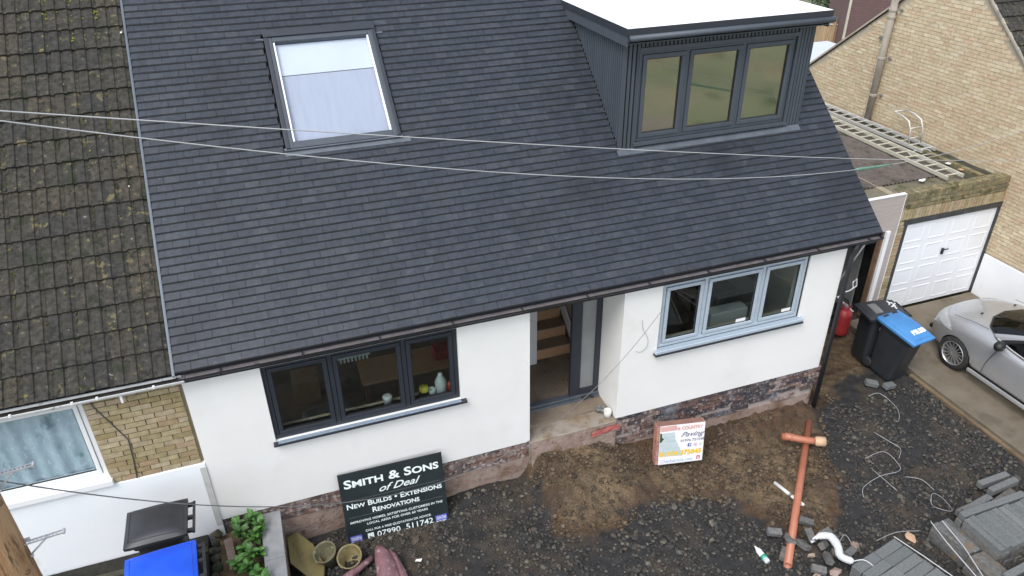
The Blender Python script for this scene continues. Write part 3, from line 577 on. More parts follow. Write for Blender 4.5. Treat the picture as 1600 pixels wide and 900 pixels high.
b = MB(); b.box(w2[0]+.003, w2[1]-.003, .06, .09, w2[2]+.045, w2[3]-.003); 
t = MB(); t.box(w2[0]+.003, w2[0]+.017, .02, .1, w2[2]+.05, w2[3]-.004); t.box(w2[1]-.017, w2[1]-.003, .02, .1, w2[2]+.05, w2[3]-.004); t.box(w2[0]+.017, w2[1]-.017, .02, .1, w2[3]-.009, w2[3]-.004)
part('outer_frame', t, 'anth', win2)
part('sill', MB().box(4.9, 7.50, -.075, .05, 2.045, 2.075), 'anth', win2, bevel=.004)
part('sill_film', MB().box(4.905, 7.495, -.071, .03, 2.077, 2.137), 'film', win2, bevel=.012)
for x in (6.40, 7.22): part('paper_label', MB().box(x-.09, x+.08, .045, .047, 2.245, 2.32), 'paperw', win2)
# ---- doorway
dr = part('door_frame', MB().box(3.87, 4.035, .63, .70, 1.07, 2.98).box(4.27, 4.356, .63, .70, 1.07, 2.98).box(4.035, 4.27, .63, .70, 2.9, 2.98).box(4.035, 4.27, .63, .70, 1.07, 1.17).box(2.964, 3.02, .63, .70, 1.07, 2.98).box(3.02, 3.87, .63, .70, 2.93, 2.98), 'anth', house, bevel=.005)
part('side_light', MB().box(4.03, 4.275, .66, .67, 1.165, 2.905), 'frosted', dr)
part('threshold', MB().box(2.963, 4.357, .56, .72, .985, 1.03).box(2.963, 4.357, .60, .71, 1.03, 1.068), 'lead', house, bevel=.008)
b = MB(); b.box(2.955, 4.365, -.03, .72, .2, .95)
b.grid(lambda u, v: (2.95+1.42*u, -.04+.65*v+.012*fnoise(u*6, v*3), .955+.012*fnoise(u*9, v*5, 1, 2)-(.02 if v < .02 else 0)), 40, 20)
part('doorstep', b, 'slab', house)
b = MB(); b.grid(lambda u, v: (2.96+1.38*u, -.045-.02*abs(fnoise(u*12, v*4))-.05*(1-v), .3+.66*v), 40, 12); part('step_face', b, 'footing', house, smooth=True)
b = MB(); b.grid(lambda u, v: (3.93+.47*u, -.075-.016*fnoise(u*4, v*2), .80+.05*u+(.12-.05*abs(u-.4))*v), 10, 4); part('paint_patch', b, 'redpaint', house)
# ---- interior
part('interior_floor', MB().box(-1.33, 7.8, .29, 9, .9, 1.0).box(2.97, 4.35, .725, .9, .99, 1.004), 'infloor', house)
part('ceiling', MB().box(-1.33, 7.8, .3, 9, 3.3, 3.34), 'plaster', house)
part('interior_wall', MB().box(-1.3, 3.1, 4.0, 4.1, 1.0, 3.3).box(2.75, 2.86, .73, 4.0, 1, 3.3).box(4.47, 4.58, .73, 4.0, 1, 3.3).box(4.58, 7.8, 4.2, 4.3, 1, 3.3).box(3.1, 4.47, 5, 5.1, 1, 3.3), 'plaster', house)
b = MB(); b.box(3.55, 3.73, 1.70, 1.80, 1.0, 3.3); part('door_lining', b, 'pvc_w', house)
stair = part('staircase', MB().prism([(4.40, 1.8, 1.22), (4.40, 1.8, 1.45), (4.40, 4.3, 3.3), (4.40, 4.9, 3.3)], (.03, 0, 0)), 'pvc_w', house)
for k in range(9):
    part('step', MB().box(3.735, 4.398, 1.8+.26*k, 2.09+.26*k, 1.0+.21*k+(.0 if k == 0 else .003), 1.195+.21*k).box(3.735, 4.398, 1.785+.26*k, 2.065+.26*k, 1.196+.21*k, 1.212+.21*k, 1), ['stairwood', 'tread'], stair)
b = MB(); b.box(-.47, 1.94, .115, .33, 2.0, 2.06); part('window_board', b, 'plaster', house)
b = MB(); b.box(4.98, 7.42, .115, .33, 2.0, 2.09); part('window_board', b, 'plaster', house)
b = MB()
for k in range(8): b.box(.53+.055*k, .56+.055*k, 1.45, 1.5, 2.0, 2.14)
b.box(.5, .98, 1.46, 1.49, 2.06, 2.09); part('radiator', b, 'pvc_w', house)
# ---- roof window
def sbox(b, x0, x1, s0, s1, h0, h1, mi=0): return b.prism([rf(x0, s0, h0), rf(x1, s0, h0), rf(x1, s1, h0), rf(x0, s1, h0)], Vector((0, -SP, CP))*(h1-h0), mi)
fx0, fx1, f0, f1 = .32, 1.82, 2.66, 4.46
b = MB(); sbox(b, fx0, fx0+.095, f0, f1, -.03, .085); sbox(b, fx1-.095, fx1, f0, f1, -.03, .085); sbox(b, fx0+.095, fx1-.095, f0, f0+.10, -.03, .085); sbox(b, fx0+.095, fx1-.095, f1-.13, f1, -.03, .085)
sk = part('roof_window', b, 'anth_c', house, bevel=.008)
b = MB(); sbox(b, fx0-.012, fx1+.012, f1-.06, f1+.055, .0, .11); sbox(b, fx0-.01, fx0+.045, f0, f1, .0855, .097); sbox(b, fx1-.045, fx1+.01, f0, f1, .0855, .097); part('cover', b, 'anth', sk, bevel=.006)
b = MB(); i = .10
sbox(b, fx0+i, fx0+i+.022, f0+.105, f1-.135, .02, .07); sbox(b, fx1-i-.022, fx1-i, f0+.105, f1-.135, .02, .07); part('glazing_bead', b, 'pvc_w', sk)
b = MB(); sbox(b, fx0+.095, fx1-.095, f0+.1, f1-.13, .035, .041); part('pane', b, 'glass_sky', sk)
b = MB(); sbox(b, fx0+.1, fx1-.1, 3.83, f1-.13, -.006, .0); part('blind', b, 'blind1', sk)
b = MB(); sbox(b, fx0+.1, fx1-.1, f0+.1, 3.828, -.02, -.014); part('lower_blind', b, 'blind2', sk)
b = MB(); sbox(b, fx0-.03, fx1+.13, f0-.085, f0+.0, .031, .038); sbox(b, fx0-.03, fx1+.03, f0-.02, f0+.02, .036, .07); part('flashing', b, 'lead', sk, bevel=.004)
b = MB(); sbox(b, fx0-.12, fx0-.014, f1-.06, f1-.03, .03, .036); sbox(b, fx1+.014, fx1+.12, f1-.10, f1-.07, .03, .036); part('clip', b, 'lead', sk)
# ---- dormer
dx0, dx1, yd, dzb, dzt = 4.875, 7.985, 1.46, 4.64, 6.27
def roof_s(y): return (y-EY)/CP
def roof_z(y): return EZ+(y-EY)*SP/CP
wx0, wx1, wz0, wz1 = 5.13, 7.70, 4.79, 6.08
dm = part('dormer', MB().box(dx0+.02, wx0, yd+.02, yd+.12, 4.55, dzt).box(wx1, dx1-.02, yd+.02, yd+.12, 4.55, dzt).box(wx0, wx1, yd+.02, yd+.12, 4.55, wz0).box(wx0, wx1, yd+.02, yd+.12, wz1, dzt)
          .prism([(dx0+.02, yd+.12, roof_z(yd+.12)), (dx0+.02, yd+.12, dzt), (dx0+.02, 3.6, dzt), (dx0+.02, 3.6, 6.3)], (.1, 0, 0)).prism([(dx1-.12, yd+.12, roof_z(yd+.12)), (dx1-.12, yd+.12, dzt), (dx1-.12, 3.6, dzt), (dx1-.12, 3.6, 6.3)], (.1, 0, 0)), 'anth_gap', house)
def slat(b): return part('cladding_slat', b, 'anth_c', dm)
sp = .0625; sw = .043
n = int((wx0-dx0-.07)/sp)
for side in (0, 1):
    xs = np.linspace(dx0+.03, wx0-.03, 4) if side == 0 else np.linspace(wx1+.035, dx1-.03, 5)
    for x in xs: slat(MB().box(x-sw/2, x+sw/2, yd, yd+.019, roof_z(yd)+.02, dzt-.06))
x = wx0+.03; shorts = []
up = []
while x < wx1-.02:
    up.append(slat(MB().box(x-.0205, x+.0205, yd+.002, yd+.019, wz1+.06, dzt-.06))); slat(MB().box(x-.0205, x+.0205, yd+.002, yd+.019, roof_z(yd)+.02, wz0-.045)); x += sp
y = yd+.03
while y < 3.25:
    zt = dzt-.05; zb = roof_z(y+.02)+.03
    if zt-zb > .03:
        slat(MB().box(dx0, dx0+.019, y-sw/2, y+sw/2, zb, zt)); slat(MB().box(dx1-.019, dx1, y-sw/2, y+sw/2, zb, zt))
    y += sp
part('corner_trim', MB().box(dx0-.004, dx0+.012, yd-.006, yd+.008, roof_z(yd)+.01, dzt-.04).box(dx1-.012, dx1+.004, yd-.006, yd+.008, roof_z(yd)+.01, dzt-.04), 'anth_c', dm)
part('window_surround', MB().box(wx0-.02, wx1+.02, yd-.012, yd+.05, wz1, wz1+.055).box(wx0-.03, wx1+.03, yd-.05, yd+.05, wz0-.04, wz0-.001).box(wx0-.02, wx0, yd-.012, yd+.05, wz0, wz1).box(wx1, wx1+.02, yd-.012, yd+.05, wz0, wz1), 'anth_c', dm)
dw = casement(wx0+.002, wx1-.002, wz0+.002, wz1-.002, (5.89, 6.82), yd+.025, 'anth_c', house, 'glass_d', name='dormer_window', frame=.045, sash=.06)
part('fascia', MB().box(dx0-.07, dx1+.07, yd-.2, yd-.182, 6.275, 6.43).box(dx0-.07, dx0-.052, yd-.182, 3.58, 6.215, 6.43).box(dx1+.052, dx1+.07, yd-.182, 3.58, 6.215, 6.43), 'anth_c', dm)
part('soffit', MB().box(dx0-.052, dx1+.052, yd-.182, yd+.02, 6.24, 6.255).box(dx0-.052, dx0+.02, yd+.02, 3.4, 6.225, 6.24).box(dx1-.02, dx1+.052, yd+.02, 3.4, 6.225, 6.24), 'anth_c', dm)
b = MB(); b.box(dx0-.05, dx1+.05, yd-.18, 3.62, 6.40, 6.44); b.box(dx0-.075, dx1+.075, yd-.205, yd-.16, 6.4305, 6.452, 1); b.box(dx0-.075, dx0-.04, yd-.16, 3.6, 6.4305, 6.452, 1); b.box(dx1+.04, dx1+.075, yd-.16, 3.6, 6.4305, 6.452, 1); b.box(dx0-.04, dx1+.04, yd-.165, 3.6, 6.44, 6.455, 0)
part('flat_roof', b, ['fibre', 'fibre'], dm)
part('roof_trim', MB().box(dx0-.085, dx1+.085, yd-.212, yd-.206, 6.36, 6.45).box(dx0-.085, dx0-.078, yd-.206, 3.58, 6.36, 6.45).box(dx1+.078, dx1+.085, yd-.206, 3.58, 6.36, 6.45), 'anth', dm)
b = MB(); b.tube([(dx0-.06, yd-.245, 6.33), (dx1+.09, yd-.245, 6.33)], .042, 10); part('dormer_gutter', b, 'anth_c', dm, smooth=True)
b = MB(); sbox(b, dx0-.03, dx1+.0, 1.90, 2.0, .030, .036); sbox(b, dx0+.4, dx1-.9, 1.875, 1.905, .028, .033); sbox(b, dx1-.75, dx1-.25, 1.88, 1.905, .028, .033); part('apron_flashing', b, 'lead', dm)
b = MB(); b.box(dx0+.12, dx1-.12, 4.2, 4.3, 4.0, 6.23); b.box(dx0+.121, dx0+.16, yd+.13, 4.2, 4.6, 6.23); b.box(dx1-.16, dx1-.121, yd+.13, 4.2, 4.6, 6.23); part('dormer_room_wall', b, 'plaster_d', dm)
b = MB(); b.box(dx0+.13, dx1-.13, yd+.13, 4.19, 4.2, 4.25); part('dormer_room_floor', b, 'stairwood', dm)
b = MB()
for k in range(12): b.box(5.35+.035*k, 5.372+.035*k, 2.2, 2.23, 4.7, 5.45)
part('slatted_panel', b, 'anth', dm)

# ------------------------------------------------------------------ attached house on the left
nb = thing('attached_house', 'older attached house with mossy brown concrete tiles and white gutter', 'house', (-4.5, 0, .85))
wl = part('front_wall', MB().box(-2.40, -1.36, .045, .3, 1.99, 3.34).box(-7, -2.40, .10, .3, 1.9, 2.05).box(-7, -5.2, .05, .3, 1.99, 3.34), 'mortar_y', nb)
BY = brick_mesh('brick', .215, .06, .064, 'brick_y', n=4); BYH = brick_mesh('brick', .103, .06, .064, 'brick_y', n=2)
for r in range(17):
    z = 2.03+r*.0755; x = -2.40+(0 if r % 2 else .1125)
    if r % 2 == 0: piece('brick', random.choice(BYH), wl, (-2.347, .032+random.uniform(-.002, .002), z))
    while x < -1.37:
        if x+.215 < -1.36: piece('brick', random.choice(BY), wl, (x+.1075, .032+random.uniform(-.002, .002), z))
        elif x+.1 < -1.355: piece('brick', random.choice(BYH), wl, (x+.0515, .032+random.uniform(-.002, .002), z))
        x += .225
part('render_plinth', MB().box(-7, -1.358, -.012, .3, .6, 1.985).box(-7, -1.358, .0, .3, 1.9851, 1.992), 'white_paint', nb, bevel=.006)
part('render_stain', MB().box(-1.43, -1.357, -.016, -.011, .9, 1.93), 'stain', nb)
nw = casement(-5.2, -2.42, 2.09, 3.26, (-3.72,), .06, 'pvc_w', nb, 'glass_n', frame=.05, sash=.05)
part('sill', MB().box(-5.25, -2.38, -.05, .1, 2.0, 2.085), 'pvc_w', nw, bevel=.008)
b = MB(); b.grid(lambda u, v: (-5.1+2.65*u, .135+.016*math.sin(u*95)+.012*math.sin(u*41+2), 2.1+1.15*v), 220, 4); part('curtain', b, 'curtain', nw, smooth=True)
b = MB(); b.box(-2.93, -2.86, .25, .27, 2.1, 3.25); b.box(-7, -2.4, 2.2, 2.3, .9, 3.4); part('interior_wall', b, 'plaster', nb)
b = MB(); b.prism([rf(-8, -.01, -.05), rf(xl-.03, -.01, -.05), rf(xl-.03, 6.2, -.05), rf(-8, 6.2, -.05)], Vector((0, SP, -CP))*.1)
b.prism([(-8, yr, zr-.06), (xl-.03, yr, zr-.06), (xl-.03, 2*yr-EY, EZ), (-8, 2*yr-EY, EZ)], (0, 0, -.1)); nroof = part('roof', b, 'underlay', nb)
def ct_mesh(k):
    r = random.Random(k); prof = [(0, .0), (.010, .004), (.022, .022), (.112, .025), (.124, .010), (.150, .008), (.160, .022), (.252, .024), (.264, .010), (.300, .002)]
    L, t = .37, .022; vs = []; b = MB(); a0 = r.uniform(-.006, .006)
    for s_, hh in ((0, .032), (L, .0)):
        for top in (1, 0):
            for x, h in prof:
                hz = (h+r.uniform(-.001, .001))*(1 if top else 1)-(0 if top else t)+hh; ss = s_+a0
                vs.append((x-.15, ss*CP-hz*SP, ss*SP+hz*CP))
    n = len(prof); f = []
    for i in range(n-1):
        f += [(i, i+1, 2*n+i+1, 2*n+i), (n+i+1, n+i, 3*n+i, 3*n+i+1), (n+i, n+i+1, i+1, i)]
    f += [(0, 2*n, 3*n, n), (n-1, 2*n-1, 4*n-1, 3*n-1)]
    b.add(vs, f); return b.mesh('roof_tile', M['conc_tile'])
CT = [ct_mesh(k) for k in range(6)]
def ctiles(parent, x_r, cols, rows, gauge=.322, tomap=rf, flipx=False):
    for r in range(rows):
        for c in range(cols):
            p = Vector(tomap(x_r-.15-c*.298, -.005+r*gauge, .0)); p.z += random.uniform(0, .003)
            o = piece('roof_tile', random.choice(CT), parent, p)
ctiles(nroof, xl-.032, 10, 19)
moss = MB()                                                        # cushions of moss
for _ in range(1500):
    c = random.randint(0, 8); r = random.randint(0, 18); x = xl-.032-c*.298-random.choice((.0, .0, .145, .0, .29))+random.uniform(-.014, .014); s_ = -.005+r*.322+random.uniform(.0, .3)
    if fnoise(x, s_, .8, 4) < -.05 and random.random() < .75: continue
    q = random.uniform(.006, .017)*(1.8 if s_ > 4.6 and -2.4 < x < -1.9 and random.random() < .6 else 1)
    p = Vector(rf(x, s_, .026)); v = ROCKS[random.randrange(14)]*q
    moss.add([p+Vector((a, b_*CP-c_*.5*SP, b_*SP+c_*.5*CP)) for a, b_, c_ in v], [tuple(int(k) for k in f) for f in IF])
part('moss_clumps', moss, 'moss', nb, kind='stuff', smooth=True)
my = MB()
for _ in range(110):
    x, s_ = random.choice((-1.72, -1.86, -1.98, -2.0, -2.28)), random.choice((4.62, 4.72, 4.98, 5.05, 5.28, 5.36)); x += random.gauss(0, .03); s_ += random.gauss(0, .03); q = random.uniform(.01, .022)
    p = Vector(rf(x, s_, .03)); v = ROCKS[random.randrange(14)]*q; my.add([p+Vector((a, b_*CP-c_*.5*SP, b_*SP+c_*.5*CP)) for a, b_, c_ in v], [tuple(int(k) for k in f) for f in IF])
part('bright_moss', my, 'moss_y', nb, kind='stuff', smooth=True)
for (x, s_, q) in ((-1.52, 2.12, .032), (-1.45, 4.72, .02), (-2.2, 4.0, .018), (-1.6, 2.45, .016)):
    b = MB(); p = Vector(rf(x, s_, .034)); v = ROCKS[3]*q; b.add([p+Vector((a, b_*CP-c_*.25*SP, b_*SP+c_*.25*CP)) for a, b_, c_ in v], [tuple(int(k) for k in f) for f in IF]); part('lichen_spot', b, 'cream', nb)
ng = gutter(-7, -1.30, -.085, 3.352, .058, 'pvc_dirty', 'gutmoss', nb)
b = MB(); b.grid(lambda u, v: (-7+5.65*u, -.122+.05*v+.01*fnoise(u*40, 1), 3.335+.012*fnoise(u*60, v*4, 1, 3)), 200, 3); part('silt', b, 'gutmoss', ng, smooth=True)
b = MB(); b.box(-7, -1.33, -.049, -.035, 3.345, 3.375); part('eaves_strip', b, 'pvc_dirty', ng)
for x in (-1.62, -2.2, -2.45, -3.05): part('bracket', MB().box(x-.012, x+.012, -.15, -.12, 3.335, 3.362), 'pvc_w', ng)
part('bracket', MB().box(-1.99, -1.965, -.11, -.085, 3.2, 3.3), 'pvc_w', ng)
b = MB(); b.tube([(-2.33, .0, 3.3), (-2.3, -.005, 3.15), (-2.2, -.005, 2.9), (-2.08, -.005, 2.6), (-2.1, -.005, 2.3), (-2.13, -.01, 2.0)], .007, 6); part('wall_cable', b, 'cable_b', nb)

# ------------------------------------------------------------------ garage and the side passage
ga = thing('garage', 'flat roofed yellow brick garage with white panelled up and over door', 'garage', (12.6, 2, .1))
gw = part('wall', MB().box(11.27, 11.44, 2.03, 2.3, .1, 2.2).box(11.27, 11.42, 2.3, 8, .1, 2.62).box(11.27, 13.99, 2.03, 2.3, 2.215, 2.68), 'mortar_y', ga)
gb = brick_mesh('brick', .2, .05, .064, 'brick_y'); ph = brick_mesh('brick', .215, .06, .064, 'parapet'); ps = brick_mesh('brick', .064, .2, .13, 'parapet', n=4); sold = brick_mesh('brick', .064, .06, .215, 'brick_y', n=3)
for r in range(28): piece('brick', random.choice(gb), gw, (11.357, 2.022+random.uniform(-.002, .002), .14+r*.0745))
x = 11.31
while x < 13.96: piece('brick', random.choice(sold), gw, (x, 2.018+random.uniform(-.003, .003), 2.335)); x += .0755
for r in range(2):
    x = 11.28+(0 if r else .112)
    while x < 13.8: piece('brick', random.choice(ph), gw, (x+.1075, 2.018+random.uniform(-.004, .004), 2.49+r*.0755)); x += .226
x = 11.31
while x < 13.97: piece('brick', random.choice(ps), gw, (x, 2.1+random.uniform(-.006, .006), 2.70+random.uniform(-.004, .006)), (0, 0, random.uniform(-.03, .03))); x += .0755
part('lintel', MB().box(11.42, 14.03, 1.985, 2.15, 2.10, 2.22).box(13.86, 13.985, 1.99, 2.1, .1, 2.1).box(11.445, 11.53, 1.995, 2.1, .1, 2.1), 'lintel', ga, bevel=.006)
gd = part('garage_door', MB().box(11.533, 13.857, 2.03, 2.06, .12, 2.097), 'garage_w', ga)
cw, chh = 2.324/4, 1.977/4
for i in range(4):
    for j in range(4):
        x0, z0 = 11.533+cw*i+.06, .12+chh*j+.055; x1, z1 = x0+cw-.12, z0+chh-.11; b = MB()
        def rg(o, y): return [(x0+o, y, z0+o), (x1-o, y, z0+o), (x1-o, y, z1-o), (x0+o, y, z1-o)]
        vs = rg(0, 2.0297)+rg(.012, 2.023)+rg(.03, 2.023)+rg(.045, 2.0285); q = [(k*4+i2, k*4+(i2+1) % 4, k*4+4+(i2+1) % 4, k*4+4+i2) for k in range(3) for i2 in range(4)]+[(12, 13, 14, 15)]
        b.add(vs, q); part('door_panel', b, 'garage_w', gd)
part('handle', MB().box(12.66, 12.70, 1.985, 2.03, 1.24, 1.37).box(12.64, 12.80, 1.975, 1.987, 1.335, 1.36), 'cartrim', gd, bevel=.005)
part('flat_roof', MB().box(10.42, 13.89, 2.24, 9, 2.56, 2.6), 'rooffelt', ga)
b = MB(); NC = 170
b.grid(lambda u, v: (10.6+2.55*u, 2.75+6*v, 2.625+.016*math.sin(u*NC)+.004*fnoise(u*20, v*9)), NC*3, 6); part('corrugated_sheet', b, 'corr', ga, smooth=True)
b = MB(); b.grid(lambda u, v: (13.3+.56*u, 2.3+5.5*v, 2.615+.05*abs(fnoise(u*3, v*12))+.06*u*u), 14, 90); part('moss_bed', b, 'path', ga, smooth=True)
b = MB(); b.box(13.5, 13.62, 2.35, 4.6, 2.63, 2.70); part('edge_timber', b, 'parapet', ga)
b = MB(); b.box(10.2, 11.262, 1.985, 2.0, 2.06, 2.79); b.box(11.10, 11.262, 1.987, 2.01, .1, 2.06); b.box(10.2, 11.27, 1.975, 2.05, 2.791, 2.806, 1); b.box(11.262, 11.272, 1.978, 2.02, .1, 2.79, 1); part('front_board', b, ['board', 'pvc_w'], ga)
b = MB(); b.box(11.0, 11.04, 1.94, 2.03, .1, 2.06); b.box(11.05, 11.095, 1.95, 2.04, .1, 2.06); part('passage_frame', b, 'pvc_w', ga, bevel=.004)
b = MB(); b.box(10.96, 10.995, 1.99, 2.1, .1, 2.06); part('passage_post', b, 'brownwood', ga)
b = MB(); b.box(8.12, 11.2, 7, 7.1, 0, 2.7); b.box(8.13, 11.25, 2.06, 7, 2.45, 2.5); b.box(8.12, 11.26, 2.02, 7, -.1, .06); b.box(11.245, 11.262, 2.06, 7, .061, 2.449); part('passage_shade_shell', b, 'wdark', ga)  # end, roof, floor and added lining, coloured dark as the passage shade
o = part('leaning_sheet', MB().prism([(10.75, 2.12, .1), (10.8, 3.4, .1), (11.2, 3.4, 1.9), (11.1, 2.5, 1.75)], (.02, 0, 0)), 'sheetg'); tag(o, 'grey sheet leaning in the dark side passage behind the gas bottle', 'sheet')
o = part('timber_batten', MB().tube([(9.75, 2.03, .35), (10.75, 2.04, 2.05)], .022, 4), 'sheetg'); tag(o, 'thin grey batten leaning diagonally across the passage opening', 'batten')
b = MB()
for k in range(6):
    c = Vector((10.3+.13*k, 2.25+.1*(k % 3), .2+.06*(k % 2))); v = ROCKS[k]*np.array([.2, .16, .3]); b.add([c+Vector(q) for q in v], [tuple(int(i) for i in f) for f in IF])
o = part('rubbish_bag', b, 'wdark', smooth=True); tag(o, 'black rubbish sacks heaped in the passage beside the white door frame', 'rubbish bag')
b = MB(); b.tube([(10.2, 1.98, .75), (10.35, 2.0, .82), (10.5, 2.0, .84), (10.62, 1.98, .93), (10.6, 2.0, 1.08), (10.52, 2.0, 1.02), (10.56, 2.0, .88)], .012, 6); b.tube([(10.15, 1.95, .8), (10.45, 1.75, .5)], .013, 6)
o = part('white_hose', b, 'pvc_w'); tag(o, 'looped white hose hanging above the red gas bottle', 'hose')
gc = thing('gas_bottle', 'red gas bottle standing in the passage beside the black wheelie bin', 'gas bottle', (10.2, 1.72, .08))
part('cylinder', MB().lathe([(.13, 0), (.155, .03), (.16, .08), (.16, .42), (.15, .48), (.11, .54), (.05, .57), (.0, .575)], (10.2, 1.72, .08), seg=24), 'gas', gc, smooth=True)
b = MB(); b.lathe([(.025, .56), (.025, .62), (.035, .62), (.035, .66), (0, .665)], (10.2, 1.72, .08), seg=12); part('valve', b, 'galv', gc)
b = MB(); b.tube([(10.2+.085*math.cos(a), 1.72+.085*math.sin(a), .70) for a in np.linspace(.4, 5.9, 14)], .011, 6); b.box(10.28, 10.29, 1.71, 1.73, .6, .7); b.box(10.11, 10.12, 1.71, 1.73, .6, .7); part('collar', b, 'gas', gc)
def ladder(name, label, p0, p1, wdt, mtl, r0, n, rail=(.03, .075)):
    p0, p1 = Vector(p0), Vector(p1); d = (p1-p0).normalized(); s_ = d.cross(Vector((0, 0, 1))).normalized(); t = thing(name, label, 'ladder', p0, group=None); L = (p1-p0).length
    for q in (-1, 1): part('rail', MB().obox((p0+p1)/2+s_*q*wdt/2, d, s_, (0, 0, 1), L/2, rail[0]/2, rail[1]/2), mtl, t, bevel=.004)
    for k in range(n):
        c = p0+d*(L*(k+.5)/n); part('rung', MB().tube([c-s_*(wdt/2-.001), c+s_*(wdt/2-.001)], .016, 6), mtl, t)
    return t, d, s_
ladder('ladder', 'longer cream aluminium ladder lying nearest on the corrugated garage roof', (13.0, 7.0, 2.70), (12.97, 2.45, 2.70), .40, 'alu_y', 0, 17)
lt, d, s_ = ladder('roof_ladder', 'white roof ladder with a hooked end lying against the gable wall', (13.52, 7.6, 2.72), (13.58, 3.75, 2.72), .36, 'alu', 0, 14)
b = MB()
for q in (-.15, .19): b.tube([(13.55+q, 4.15, 2.75), (13.55+q, 4.2, 3.05), (13.55+q, 4.3, 3.22), (13.55+q, 4.5, 3.28), (13.55+q, 4.75, 3.30)], .018, 6)
b.tube([(13.4, 4.75, 3.3), (13.74, 4.75, 3.3)], .018, 6); b.tube([(13.4, 4.2, 2.86), (13.74, 4.2, 2.86)], .014, 6); b.tube([(13.4, 4.22, 3.08), (13.74, 4.22, 3.08)], .014, 6)
part('ridge_hook', b, 'alu', lt, smooth=True)
b = MB(); b.tube([(13.35+.28*math.cos(a), 3.75+.16*math.sin(a), 2.7+.02*math.sin(3*a)) for a in np.linspace(0, 9, 30)], .011, 6); o = part('rope_coil', b, 'cable'); tag(o, 'loop of white cable lying at the foot of the hooked roof ladder', 'cable')
for x, y, m_, lab in ((12.3, 2.62, 'paperw', 'white scrap lying behind the garage parapet left of the ladder'), (13.45, 3.1, 'paperw', 'white scrap on the mossy garage roof between ladder and gable'), (13.42, 2.75, 'cardboard', 'buff scrap on the mossy garage roof between ladder and gable')):
    b = MB(); c = Vector((x, y, 2.68)); v = ROCKS[int(x*10) % 14]*np.array([.09, .06, .035]); b.add([c+Vector(q) for q in v], [tuple(int(i) for i in f) for f in IF]); o = part('litter_scrap', b, m_); tag(o, lab, 'litter')

# ------------------------------------------------------------------ house on the right
XG = 13.90
rh = thing('gable_house', 'tan brick house with a tall gable wall beside the garage', 'house', (XG+3, 4.5, .1))
AY, AZ = 4.42, 6.50; SL1, SL2 = .80, .868
def vz(y): return AZ-(y-AY)*SL1 if y > AY else AZ-(AY-y)*SL2
y_f, y_b = .80, 8.3
gwl = part('gable_wall', MB().prism([(XG+.012, y_f, -.1), (XG+.012, y_b, -.1), (XG+.012, y_b, vz(y_b)), (XG+.012, AY, AZ), (XG+.012, y_f, vz(y_f))], (.28, 0, 0)), 'mortar_t', rh)
part('front_wall', MB().box(XG+.292, 22, y_f, y_f+.28, -.1, 3.3), 'brick_t', rh)
part('render_plinth', MB().box(XG-.022, XG+.01, y_f-.02, 1.98, -.1, 1.03).box(XG-.022, 22, y_f-.025, y_f-.002, -.1, 1.03), 'white_paint', rh, bevel=.005)
BT = brick_mesh('brick', .216, .05, .066, 'brick_t', axis='y', n=5, jit=.003); BTH = brick_mesh('brick', .104, .05, .066, 'brick_t', axis='y', n=2, jit=.003)
def raw(me): return [v.co.copy() for v in me.vertices]
bl = []
for r in range(75):
    z = 1.07+r*.0755; y = y_f+(0 if r % 2 else .113)
    while y < y_b-.05:
        zc = z+.033
        if y+.216 < y_b and vz(y+.02) > zc+.06 and vz(y+.2) > zc+.06 and not (z < 2.5 and y > 2.1): bl.append((Vector((XG+.026+random.uniform(-.003, .003), y+.108, z+.033)), 0))
        y += .2265
bl.sort(key=lambda q: (q[0]-CAMPOS).length); st = MB(); RV = [raw(m_) for m_ in BT]
for k, (p, h) in enumerate(bl):
    i = random.randrange(5)
    if k < 300: piece('brick', BT[i], gwl, p)
    else: st.add([v+p for v in RV[i]], BOXF, 0, random.random()+.001)
part('bricks', st, 'brick_t', gwl, kind='stuff')
b = MB()
for (ya, yb) in ((AY, y_b+.35), (AY, y_f-.3)):
    n = 9
    for k in range(n):
        u0, u1 = ya+(yb-ya)*k/n, ya+(yb-ya)*(k+.985)/n; z0, z1 = vz(u0)+.02, vz(u1)+.02
        b.prism([(XG-.05, u0, z0), (XG-.05, u1, z1), (XG-.05, u1, z1+.05), (XG-.05, u0, z0+.05)], (.07, 0, 0), 0)
part('verge', b, 'cementpipe', rh)
PF = math.atan(SL2); cf, sf = math.cos(PF), math.sin(PF); yE = y_f-.3; zE = vz(yE)+.05
b = MB(); b.prism([(XG-.02, yE, zE), (22, yE, zE), (22, AY, AZ+.06), (XG-.02, AY, AZ+.06)], (0, 0, -.05)); b.prism([(XG-.02, AY+.002, AZ+.06), (22, AY+.002, AZ+.06), (22, y_b+.35, vz(y_b+.35)+.06), (XG-.02, y_b+.35, vz(y_b+.35)+.06)], (0, 0, -.05))
rroof = part('roof', b, 'conc_tile', rh)
def rf2(x, s, h=0.): return (x, yE+s*cf-h*sf, zE+s*sf+h*cf)
ctiles(rroof, XG+.28+9*.298, 10, 16, tomap=rf2, gauge=.33)
b = MB()
def s2(b, x0, x1, a0, a1, h0, h1, mi=0): b.prism([rf2(x0, a0, h0), rf2(x1, a0, h0), rf2(x1, a1, h0), rf2(x0, a1, h0)], Vector((0, -sf, cf))*(h1-h0), mi)
s2(b, 14.95, 15.03, 3.75, 4.75, .03, .14); s2(b, 15.9, 15.98, 3.75, 4.75, .03, .14); s2(b, 15.03, 15.9, 3.75, 3.85, .03, .14); s2(b, 15.03, 15.9, 4.65, 4.75, .03, .14); rw = part('roof_window', b, 'pvc_w', rh)
b = MB(); s2(b, 15.03, 15.9, 3.85, 4.65, .06, .07); part('pane', b, 'blind2', rw)
fl = thing('flue_pipe', 'tall weathered flue pipe fixed up the tan gable wall', 'pipe', (XG-.12, 5.85, 2.6))
